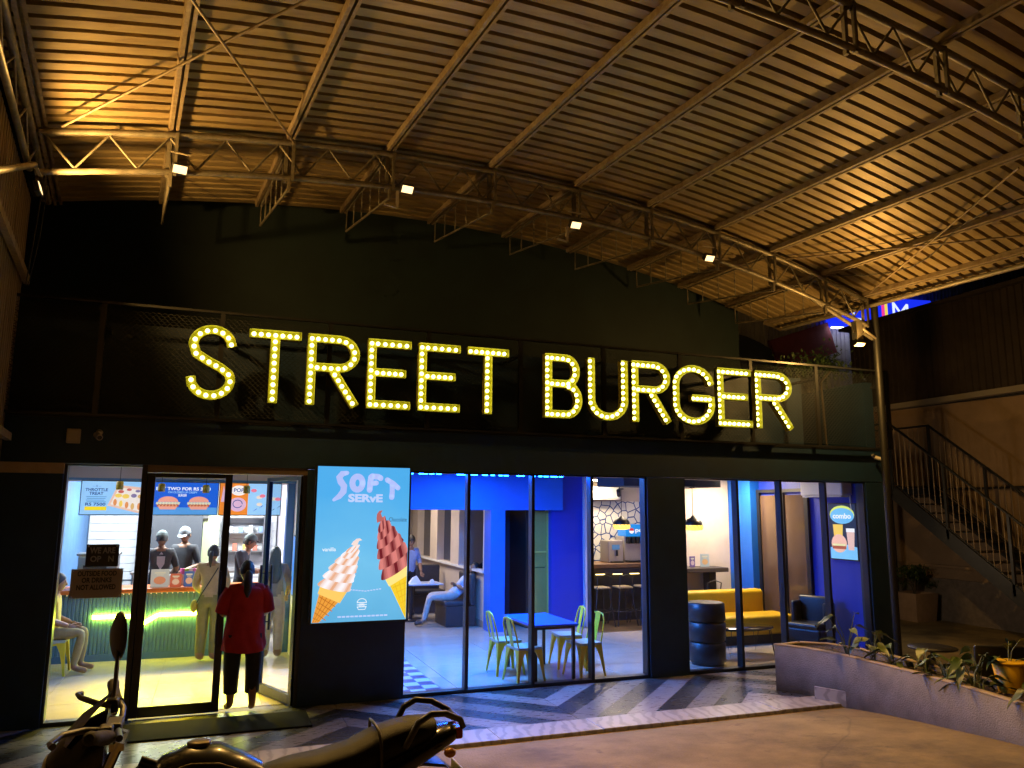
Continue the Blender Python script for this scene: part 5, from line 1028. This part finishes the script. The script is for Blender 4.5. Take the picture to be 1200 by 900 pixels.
for x in (7.05, 7.6): 
    t = thing('track_spot', 'small black spotlight under the dark soffit, %s one' % ('left' if x < 7.3 else 'right'), 'spotlight', (x, 3.3, 2.6), 0, 'small black track spotlights'); part(t, 'can', MB().tube([(x, 3.32, 2.62), (x+.05, 3.4, 2.53)], .04, 10), black_plastic); part(t, 'stem', MB().tube([(x, 3.28, 2.68), (x, 3.32, 2.62)], .01, 6), black_plastic)
# ------------------------------------------------------------------ lounge corner on the right
sf = thing('sofa', 'yellow upholstered sofa in the right window', 'sofa', (8.6, 2.3, 0)); yv = M('yellow_vinyl', (.70, .42, .01), .45, var=.06, bump=.03); part(sf, 'backrest', MB().bbox(7.5, 9.5, 2.35, 2.6, .2, .85, .06, seg=3), yv); part(sf, 'seat', MB().bbox(7.5, 9.68, 1.75, 2.349, .15, .47, .05, seg=3), yv); part(sf, 'plinth', MB().box(7.55, 9.45, 1.8, 2.55, 0, .149), black_plastic)
def armchair(x, y, rz, lab):
    t = thing('armchair', lab, 'armchair', (x, y, 0), rz, 'dark tub armchairs'); av = M('dark_armchair_vinyl', (.009, .012, .015), .4, var=.2)
    def lp(n, mb, m=av): return link(n, mb.mesh(n, m), t)
    lp('base', MB().bbox(-.27, .27, -.26, .26, .02, .4, .03)); lp('cushion', MB().bbox(-.26, .26, -.3, .2, .4, .48, .03)); lp('backrest', MB().bbox(-.29, .29, .18, .30, .1, .88, .05, seg=3))
    for s in (-1, 1): lp('wing', MB().bbox(s*.27-.04, s*.27+.04, -.05, .27, .3, .80, .035, seg=3))
    for sx in (-.2, .2): lp('foot', MB().box(sx-.03, sx+.03, -.2, -.14, 0, .03).box(sx-.03, sx+.03, .14, .2, 0, .03), black_plastic)
tc_ = thing('tub_chair', 'black banded tub chair at the left of the lounge window', 'armchair', (7.02, .6, 0)); tv = M('dark_armchair_vinyl', (.009, .012, .015), .4)
for z0, z1, r0, r1 in ((.03, .33, .27, .275), (.335, .62, .275, .285), (.625, .90, .285, .275)): part(tc_, 'band', MB().lathe([(r0-.03, z0), (r0, z0+.02), (r1, z1-.02), (r1-.03, z1)], 28, (7.04, .62, 0)), tv)
part(tc_, 'foot_ring', MB().lathe([(.24, 0), (.24, .031)], 24, (7.04, .62, 0)), black_metal)
armchair(9.2, .85, 0.4-math.pi/2, 'dark armchair in front of the blue wall with the burger poster')
cf = thing('coffee_table', 'low dark glass coffee table on thin hairpin legs', 'coffee table', (8.0, 1.1, 0)); part(cf, 'top', MB().lathe([(.0001, .40), (.55, .40), (.56, .412), (.55, .424), (.0001, .424)], 36, (8.05, 1.1, 0), sy=.6), M('black_glass_top', (.01, .01, .01), .06))
for sx in (-1, 1):
    for sy in (-1, 1): part(cf, 'hairpin_leg', MB().tube([(8.05+sx*.36, 1.1+sy*.2, .40), (8.05+sx*.42, 1.1+sy*.24, 0), (8.05+sx*.44, 1.1+sy*.14, .40)], .007, 6), black_metal)
ht = thing('high_table', 'dark high table against the beige wall behind the sofa', 'table', (8.75, 3.1, 0)); part(ht, 'top', MB().bbox(8.2, 9.15, 2.9, 3.38, 1.12, 1.2, .01), M('bar_fascia', (.05, .04, .035), .5)); part(ht, 'support', MB().box(8.85, 9.0, 3.1, 3.3, 0, 1.12), black_metal); part(ht, 'support', MB().box(8.3, 8.36, 3.1, 3.3, 0, 1.12), black_metal)
stool(8.65, 2.85, math.pi, 'black stool under the high table behind the sofa')
card(8.55, 1.2, .12, .2, 3.2, (.2, .12, .3), (.7, .5, .5), 'small purple menu card on the high table'); card(8.83, 1.2, .2, .24, 3.2, (.5, .55, .55), (.8, .45, .2), 'pale menu card with picture on the high table')
ac = thing('air_conditioner', 'white wall air conditioner high in the right window', 'air conditioner', (9.6, .85, 2.5)); part(ac, 'case', MB().bbox(9.54, 9.758, .34, 1.32, 2.52, 2.80, .03), white_wall); part(ac, 'vane', MB().bbox(9.55, 9.70, .38, 1.28, 2.50, 2.519, .004), white_wall); part(ac, 'pipe', MB().tube([(9.73, .38, 2.53), (9.73, .36, 2.3), (9.74, .42, 2.25)], .015, 6), white_wall)
po = thing('wall_poster', 'lit burger and drink poster on the blue side wall', 'poster', (9.74, .56, 1.5)); part(po, 'frame', MB().bbox(9.725, 9.758, .26, .88, 1.47, 2.40, .006), black_metal)
FP = Flat((9.724, .86, 1.49), (0, -1, 0), (0, 0, 1), (-1, 0, 0)); dkp = EM('dark_poster_print', (.01, .03, .08), .8); FP.poly(po, 'print', rect(0, .58, 0, .89), dkp, 0); FP.poly(po, 'print', [(0, 0), (.58, 0), (.58, .2), (.3, .25), (0, .18)], EM('azure_poster', (.2, .55, .9), 1), 1)
FP.poly(po, 'print', ellipse(.29, .72, .27, .15), EM('lime_arc_print', (.7, .8, .15), 1), 1); FP.poly(po, 'print', ellipse(.29, .70, .26, .13), EM('sky_arc_print', (.15, .5, .85), 1), 2); FP.text(po, 'combo', .29, .70, .4, .09, wht, 3, .03); FP.poly(po, 'print', [(.1, .3), (.08, .56), (.3, .56), (.28, .3)], EM('fries_print', (.95, .65, .12), 1), 2)
FP.poly(po, 'print', ellipse(.2, .25, .17, .15), EM('bun_poster', (.85, .5, .4), 1), 3); FP.poly(po, 'print', rect(.05, .35, .16, .22), EM('patty_poster', (.4, .1, .05), 1), 4); FP.poly(po, 'print', rect(.06, .34, .21, .245), EM('lettuce_poster', (.8, .75, .4), 1), 5); FP.poly(po, 'print', [(.4, .15), (.37, .5), (.55, .5), (.52, .15)], EM('cup_poster', (.75, .5, .45), 1), 3); FP.poly(po, 'print', rect(.37, .55, .44, .5), wht, 4)
# ------------------------------------------------------------------ people
skin_m = M('brown_skin', (.28, .14, .075), .5, var=.08, vscale=20); hair_m = M('black_hair', (.012, .010, .009), .45, bump=.4, bscale=120); eye_m = M('eye_dark', (.02, .015, .012), .2)
def C(name, c, r=.8): return M('cloth_'+name, c, r, var=.18, vscale=9, bump=.12, bscale=60)
STAND = dict(pelvis=(0, 0, .94), spine=(0, .0, 1.10), chest=(0, -.0, 1.30), neck=(0, .01, 1.45), skull=(0, -.005, 1.53), shL=(.165, 0, 1.40), elL=(.215, .02, 1.13), wrL=(.20, -.09, .90), shR=(-.165, 0, 1.40), elR=(-.215, .02, 1.13), wrR=(-.20, -.09, .90),
             hipL=(.09, 0, .90), knL=(.10, -.02, .50), anL=(.10, .03, .09), toL=(.11, -.13, .04), hipR=(-.09, 0, .90), knR=(-.10, -.02, .50), anR=(-.10, .03, .09), toR=(-.11, -.13, .04))
RAD = dict(pelvis=.145, spine=.135, chest=.15, neck=.062, skull=.058, shL=.078, elL=.05, wrL=.033, hipL=.10, knL=.07, anL=.048, toL=.038)
BONES = [('pelvis', 'spine'), ('spine', 'chest'), ('chest', 'neck'), ('neck', 'skull')]+[b for s in 'LR' for b in (('chest', 'sh'+s), ('sh'+s, 'el'+s), ('el'+s, 'wr'+s), ('pelvis', 'hip'+s), ('hip'+s, 'kn'+s), ('kn'+s, 'an'+s), ('an'+s, 'to'+s))]
def person(lab, loc, rz, pose={}, rad={}, top=None, bottom=None, shoes=None, scale=1.0, sleeve=.9, look=(0, 0, 0), trouser=1.0):
    P = dict(STAND); P.update(pose); P = {k: Vector(v) for k, v in P.items()}; Rr = dict(RAD)
    for k in list(Rr):
        if k.endswith('L'): Rr[k[:-1]+'R'] = Rr[k]
    Rr.update(rad); names = list(P); idx = {n: i for i, n in enumerate(names)}
    me = bpy.data.meshes.new('skeleton'); me.from_pydata([P[n] for n in names], [(idx[a], idx[b]) for a, b in BONES], [])
    o = bpy.data.objects.new('skeleton', me); COL.objects.link(o); md = o.modifiers.new('skin', 'SKIN'); md.use_smooth_shade = True
    sv = me.skin_vertices[0].data
    for n in names: sv[idx[n]].radius = (Rr[n], Rr[n]*.82 if n in ('pelvis', 'spine', 'chest') else Rr[n]); sv[idx[n]].use_root = (n == 'pelvis')
    sb2 = o.modifiers.new('sub', 'SUBSURF'); sb2.levels = 2; sb2.render_levels = 2
    dg = bpy.context.evaluated_depsgraph_get(); em = bpy.data.meshes.new_from_object(o.evaluated_get(dg)); bpy.data.objects.remove(o)
    mb = MB(); vs = [v.co.copy() for v in em.vertices]
    def dseg(p, a, b):
        ab = b-a; t = max(0, min(1, (p-a).dot(ab)/max(1e-9, ab.length_squared))); return (p-a-ab*t).length, t
    for pl_ in em.polygons:
        c = pl_.center; best = min(((dseg(c, P[a], P[b])[0]-.5*(Rr[a]+Rr[b]), a, b, dseg(c, P[a], P[b])[1]) for a, b in BONES), key=lambda q: q[0]); a, b, tt = best[1:]
        if b == 'skull' or (b == 'neck' and tt > .75): mi = 0
        elif b[:2] == 'to': mi = 3
        elif b[:2] == 'an': mi = 2 if tt < trouser-.08 else 0
        elif b[:2] in ('kn', 'hi'): mi = 2
        elif b[:2] == 'wr': mi = 1 if tt < (sleeve-.5)*2 else 0
        elif b[:2] == 'el': mi = 1 if tt < sleeve*2 else 0
        elif a == 'pelvis' and tt < .12: mi = 2
        else: mi = 1
        mb.f.append(tuple(pl_.vertices)); mb.m.append(mi); mb.sm.append(True)
    mb.v = [tuple(v) for v in vs]
    # head: cranium, jaw, nose, ears, eyes, brow and mouth joined to the body mesh
    hc = P['skull']+Vector((0, -.012, .075)); rot = Matrix.Rotation(look[2], 3, 'Z') @ Matrix.Rotation(look[0], 3, 'X') @ Matrix.Rotation(look[1], 3, 'Y')
    n, k = 18, 14; hv = []; hf = []
    for i in range(k+1):
        th = math.pi*i/k
        for j in range(n):
            a = 2*math.pi*j/n; x, y, z = math.sin(th)*math.cos(a), math.sin(th)*math.sin(a), math.cos(th); jaw = max(0, -z)
            hv.append(hc+rot @ Vector((x*.076*(1-.28*jaw), y*.096*(1-.16*jaw)-.018*jaw*(1 if y < 0 else .2), z*.118)))
    for i in range(k):
        for j in range(n): hf.append((i*n+j, i*n+(j+1) % n, (i+1)*n+(j+1) % n, (i+1)*n+j))
    mb.add(hv, hf, 0, True)
    T = lambda v: hc+rot @ Vector(v)
    mb.loft([[T((-.008, -.088, .02)), T((.008, -.088, .02)), T((0, -.096, .022))], [T((-.016, -.094, -.03)), T((.016, -.094, -.03)), T((0, -.118, -.026))], [T((-.012, -.09, -.04)), T((.012, -.09, -.04)), T((0, -.1, -.04))]])
    for s in (-1, 1):
        mb.ell(T((s*.078, .008, -.005)), .012, .024, .034, 8, 6, 0, rot); mb.ell(T((s*.031, -.085, .012)), .013, .008, .008, 8, 5, 4, rot); mb.ell(T((s*.031, -.088, .032)), .02, .006, .004, 8, 4, 5, rot)
    mb.ell(T((0, -.094, -.066)), .024, .007, .006, 8, 4, 6, rot)
    for s in 'LR':                       # palm and five fingers
        w = P['wr'+s]; dv = (w-P['el'+s]).normalized(); side = 1 if s == 'L' else -1
        ax = dv.cross(Vector((0, 1, .2))).normalized(); nrm = dv.cross(ax).normalized(); palm = w+dv*.045
        m3 = Matrix((ax, nrm, dv)).transposed(); mb.ell(palm, .038, .016, .052, 10, 8, 0, m3)
        for q, ln in enumerate((.062, .072, .07, .055)):
            b0 = palm+ax*(.026-.017*q)+dv*.035; mb.tube([b0, b0+dv*ln*.5+nrm*.006, b0+dv*ln*.85+nrm*.022, b0+dv*ln+nrm*.03], [.0095, .009, .008, .006], 6)
        b0 = palm+ax*.028-dv*.01; mb.tube([b0, b0+ax*.022+dv*.025, b0+ax*.026+dv*.055+nrm*.012], [.011, .010, .007], 6)
    t = thing('person', lab, 'person', loc, rz); t.scale = (scale,)*3
    link('body', mb.mesh('body', [skin_m, top, bottom, shoes or black_plastic, eye_m, hair_m, M('lip', (.22, .08, .06), .5)]), t)
    def child(nm, m2, mat): return link(nm, m2.mesh(nm, mat), t)
    return t, P, hc, rot, child
def hair(child, hc, rot, kind='short', m=None):
    mb = MB(); n, k = 18, 10; T = lambda v: hc+rot @ Vector(v); rings = []
    for i in range(k+1):
        th = .02+(.62 if kind == 'cap' else .60)*math.pi*i/k; r = []
        for j in range(n):
            a = 2*math.pi*j/n; front = max(0, -math.sin(a)); th2 = th*(1-.42*front); b = 1.10+.03*math.sin(j*5+i*3)
            r.append(T((math.sin(th2)*math.cos(a)*.08*b, math.sin(th2)*math.sin(a)*.10*b+.006, math.cos(th2)*.122*b+.004)))
        rings.append(r)
    mb.loft(rings); child('hair', mb, m or hair_m)
    if kind == 'long': child('hair_length', MB().loft([[T((x*w, y*d+.07+o, z)) for x, y in [(math.cos(q*math.pi/6), math.sin(q*math.pi/6)) for q in range(12)]] for w, d, z, o in ((.07, .035, .06, 0), (.085, .045, -.03, .02), (.10, .05, -.15, .035), (.11, .055, -.27, .05), (.095, .045, -.38, .05), (.05, .02, -.44, .05))]), hair_m)
    if kind == 'bun': child('pony_tail', MB().tube([T((0, .08, -.01)), T((0, .125, -.06)), T((.01, .13, -.15)), T((.015, .125, -.26)), T((.015, .12, -.33))], [.03, .045, .05, .042, .012], 10), hair_m)
    if kind == 'ponytop': child('pony_tail', MB().tube([T((0, .085, .04)), T((0, .14, .0)), T((0, .15, -.1)), T((0, .14, -.2))], [.025, .035, .03, .01], 10), hair_m)
def cap(child, hc, rot, mat, mat2):
    T = lambda v: hc+rot @ Vector(v); n = 18; rings = []
    for i in range(8):
        th = .03+.47*math.pi*i/7; rings.append([T((math.sin(th)*math.cos(2*math.pi*j/n)*.093, math.sin(th)*math.sin(2*math.pi*j/n)*.113, math.cos(th)*.115+.035)) for j in range(n)])
    child('cap', MB().loft(rings), mat); child('cap_peak', MB().loft([[T((.075*math.cos(a)*(1+.0*f), -.075-.10*f*max(0, math.sin(a))-.02, .05-.018*f)) for a in [math.pi*q/10 for q in range(11)]] for f in (0, .5, 1)], closed=False), mat2)
kit_shirt = C('charcoal_tee', (.045, .05, .058)); kit_tr = C('black_trousers', (.012, .012, .014)); capm = C('camo_cap', (.10, .13, .13)); capd = C('dark_peak', (.02, .02, .022))
lean_f = dict(spine=(0, -.03, 1.1), chest=(0, -.07, 1.29), neck=(0, -.10, 1.43), skull=(0, -.13, 1.51), shL=(.165, -.07, 1.38), shR=(-.165, -.07, 1.38))
# staff member seen from behind
t, P, hc, rot, ch_ = person('kitchen worker seen from behind, grey shirt with a pale emblem', (-.80, 4.85, .06), math.pi+.1, dict(elL=(.25, -.02, 1.14), wrL=(.2, -.25, 1.05), elR=(-.25, -.02, 1.14), wrR=(-.2, -.25, 1.05)), dict(spine=.15, chest=.165), kit_shirt, kit_tr, None, 1.04, .45, (.25, 0, 0))
hair(ch_, hc, rot, 'cap'); cap(ch_, hc, rot, capm, capd); ch_('shirt_emblem', MB().prism([(-.06, .142, 1.34), (.06, .142, 1.34), (.055, .142, 1.22), (0, .142, 1.13), (-.055, .142, 1.22)], (0, .004, 0)).prism([(-.03, .142, 1.37), (0, .142, 1.41), (.03, .142, 1.37)], (0, .004, 0)), M('emblem_white', (.55, .58, .62), .7))
t, P, hc, rot, ch_ = person('kitchen worker in cap and grey shirt facing the window', (-.45, 5.25, .06), -.35, dict(elR=(-.25, -.02, 1.13), wrR=(-.16, -.24, 1.08), elL=(.25, -.02, 1.13), wrL=(.12, -.24, 1.06)), {}, kit_shirt, kit_tr, None, 1.07, .45, (.3, 0, 0)); hair(ch_, hc, rot, 'cap'); cap(ch_, hc, rot, C('grey_cap', (.2, .23, .25)), C('pale_peak', (.25, .28, .3)))
t, P, hc, rot, ch_ = person('counter worker in peaked cap facing right with arms out', (.46, 4.75, .04), math.pi/2-.15, dict(elR=(-.2, -.08, 1.13), wrR=(-.12, -.33, 1.10), elL=(.2, -.08, 1.13), wrL=(.10, -.33, 1.10), **{k: lean_f[k] for k in ('chest', 'neck', 'skull', 'spine')}), {}, C('navy_polo', (.035, .045, .07)), kit_tr, None, 1.03, .42, (.25, 0, .1)); hair(ch_, hc, rot, 'cap'); cap(ch_, hc, rot, capm, capd)
# customers
t, P, hc, rot, ch_ = person('customer in tan jacket and olive trousers at the counter', (.02, 3.2, 0), math.pi-.25, dict(elL=(.24, .0, 1.13), wrL=(.18, -.16, 1.0), elR=(-.24, .0, 1.13), wrR=(-.18, -.16, 1.0)), dict(pelvis=.15, chest=.17, shL=.09, shR=.09, elL=.06, elR=.06, hipL=.115, hipR=.115, knL=.095, knR=.095, anL=.075, anR=.075), C('tan_jacket', (.46, .33, .17)), C('olive_trousers', (.22, .20, .06)), C('brown_shoe', (.12, .07, .04)), .98, .95, (0, 0, 0)); hair(ch_, hc, rot, 'ponytop')
ch_('shoulder_strap', MB().tube([(-.12, .12, 1.40), (-.02, .175, 1.2), (.1, .16, 1.0), (.17, .1, .88)], .009, 6), black_plastic); ch_('yellow_bag', MB().ell((.22, .05, .82), .05, .08, .1, 10, 8), C('yellow_bag', (.65, .5, .05)))
t, P, hc, rot, ch_ = person('woman with very long dark hair waiting beside the lilac partition', (.93, 3.15, 0), math.pi-.1, dict(elR=(-.24, .02, 1.13), wrR=(-.2, -.12, .95)), dict(pelvis=.15, hipL=.115, hipR=.115, knL=.09, knR=.09, anL=.075, anR=.075), C('patterned_top', (.16, .15, .17)), C('beige_trousers', (.5, .42, .34)), C('dark_shoe', (.06, .05, .045)), .96, .5, (0, 0, 0)); hair(ch_, hc, rot, 'long')
ch_('handbag', MB().bbox(.2, .27, -.04, .16, .78, .98, .02), C('brown_bag', (.07, .035, .03))); ch_('bag_strap', MB().tube([(.22, .05, .98), (.17, .06, 1.2), (.13, .02, 1.43)], .007, 6), C('brown_bag', (.07, .035, .03)))
# woman in the doorway
t, P, hc, rot, ch_ = person('woman in a red top and dark trousers stepping through the doorway', (.40, -.02, .004), math.pi+.12, dict(elL=(.26, -.04, 1.14), wrL=(.14, -.24, 1.08), elR=(-.27, -.02, 1.15), wrR=(-.16, -.22, 1.05), knL=(.115, -.05, .50), anL=(.11, -.03, .09), toL=(.13, -.2, .04), knR=(-.125, .0, .5), anR=(-.12, .07, .09), toR=(-.14, -.09, .04), neck=(0, -.01, 1.45), skull=(0, -.03, 1.53)), dict(pelvis=.17, spine=.165, chest=.17, hipL=.12, hipR=.12, knL=.085, knR=.085, anL=.04, anR=.04, shL=.085, shR=.085, elL=.058, elR=.058), C('red_top', (.40, .012, .02)), C('black_trousers', (.012, .012, .014)), C('brown_sandal', (.10, .05, .03)), .955, .5, (.28, 0, 0), .55)
hair(ch_, hc, rot, 'bun')
def ring(cx, cy, z, rx, ry, n=24, wob=.0, ph=0): return [(cx+rx*math.cos(2*math.pi*j/n)*(1+wob*math.sin(j*3+ph)), cy+ry*math.sin(2*math.pi*j/n)*(1+wob*math.cos(j*4+ph)), z) for j in range(n)]
prof_ = [(1.455, .08, .07), (1.43, .17, .105), (1.38, .222, .135), (1.28, .213, .155), (1.12, .208, .163), (.95, .226, .175), (.80, .24, .184), (.70, .248, .19)]
tr_ = []; NR, NA = 34, 56
for i in range(NR+1):
    z = 1.455-(1.455-.70)*i/NR; k = next(q for q in range(len(prof_)-1) if prof_[q+1][0] <= z+1e-6); f = (prof_[k][0]-z)/(prof_[k][0]-prof_[k+1][0]); rx = prof_[k][1]*(1-f)+prof_[k+1][1]*f; ry = prof_[k][2]*(1-f)+prof_[k+1][2]*f; g_ = max(0, (1.38-z)/.68)
    tr_.append([(rx*math.cos(a)*(1+w_), ry*math.sin(a)*(1+w_), z+.012*g_*math.sin(a*2+1)) for a, w_ in [(2*math.pi*j/NA, .045*g_*math.sin(2*math.pi*j/NA*7+2.2*math.sin(z*9)+z*5)+.022*g_*math.sin(2*math.pi*j/NA*13+z*17)+.02*math.sin(z*38+math.cos(2*math.pi*j/NA)*3)*g_) for j in range(NA)]])
ch_('tunic', MB().loft(tr_, cap=False), C('red_top', (.40, .012, .02)))
for s in (1, -1): ch_('sleeve', MB().tube([(s*.17, 0, 1.40), (s*.225, -.01, 1.30), (s*.265, -.03, 1.14)], [.085, .088, .082], 12, cap=False), C('red_top', (.40, .012, .02)))
for s, kx in ((1, (.115, -.05)), (-1, (-.125, 0))): ch_('trouser_leg', MB().loft([ring(s*.10, 0, .9, .115, .15), ring(kx[0], kx[1]*.6, .66, .098, .115, wob=.02), ring(kx[0], kx[1], .45, .088, .105, wob=.03), ring(kx[0]*.97, kx[1], .22, .078, .09, wob=.04), ring(kx[0]*.97, kx[1], .215, .07, .08, wob=.04)], cap=False), C('black_trousers', (.012, .012, .014)))
# seated figures
def seated(y_knee=-.42, lean=0.0, hz=.47): return dict(pelvis=(0, 0, hz+.08), spine=(0, .03+lean*.4, hz+.25), chest=(0, .03+lean, hz+.44), neck=(0, .02+lean*1.3, hz+.59), skull=(0, .0+lean*1.4, hz+.67), shL=(.165, .03+lean, hz+.53), shR=(-.165, .03+lean, hz+.53), elL=(.23, .03+lean*.5, hz+.27), elR=(-.23, .03+lean*.5, hz+.27), wrL=(.10, -.2, hz+.19), wrR=(-.10, -.2, hz+.17), hipL=(.09, -.02, hz+.06), hipR=(-.09, -.02, hz+.06), knL=(.12, y_knee, hz+.08), knR=(-.12, y_knee, hz+.08), anL=(.12, y_knee+.03, .09), anR=(-.12, y_knee+.08, .09), toL=(.13, y_knee-.15, .04), toR=(-.13, y_knee-.1, .04))
t, P, hc, rot, ch_ = person('seated customer at the far left, only legs and hands in view', (-1.98, 2.95, 0), math.pi/2, seated(-.38), {}, C('yellow_shirt', (.6, .45, .1)), C('khaki_trousers', (.28, .22, .10)), C('tan_shoe', (.3, .17, .08)), 1.0, .45, (0, 0, 0)); hair(ch_, hc, rot)
sc = cafe_chair('yellow metal chair under the seated customer at far left'); sc.location = (-1.97, 2.95, 0); sc.rotation_euler = (0, 0, math.pi/2); sc['group'] = 'yellow metal chair by the left wall'
t, P, hc, rot, ch_ = person('man in a light blue shirt leaning over the booth table', (3.98, 7.15, 0), .15, dict(elL=(.24, -.05, 1.14), wrL=(.22, -.22, .93), elR=(-.24, -.05, 1.14), wrR=(-.22, -.2, .92), **{k: v for k, v in lean_f.items()}), dict(spine=.15, chest=.165), C('light_blue_shirt', (.30, .38, .60)), C('dark_trousers', (.02, .02, .025)), None, .99, .62, (.45, 0, 0)); hair(ch_, hc, rot)
rec = dict(pelvis=(0, -.1, .56), spine=(0, .05, .68), chest=(0, .20, .82), neck=(0, .31, .94), skull=(0, .38, 1.0), shL=(.165, .22, .88), shR=(-.165, .22, .88), elL=(.27, .10, .70), elR=(-.25, .06, .68), wrL=(.10, -.02, .76), wrR=(-.05, -.02, .74), hipL=(.09, -.12, .54), hipR=(-.09, -.12, .54), knL=(.13, -.56, .55), knR=(-.14, -.52, .56), anL=(.13, -.68, .09), anR=(-.14, -.6, .09), toL=(.14, -.86, .05), toR=(-.15, -.78, .05))
t, P, hc, rot, ch_ = person('man in pale shirt and trousers leaning back on the booth seat', (4.62, 5.62, 0), -math.pi/2-.1, rec, {}, C('white_blue_shirt', (.5, .56, .72)), C('stone_trousers', (.48, .42, .36)), C('dark_shoe', (.06, .05, .045)), 1.0, .48, (-.55, 0, .3)); hair(ch_, hc, rot)
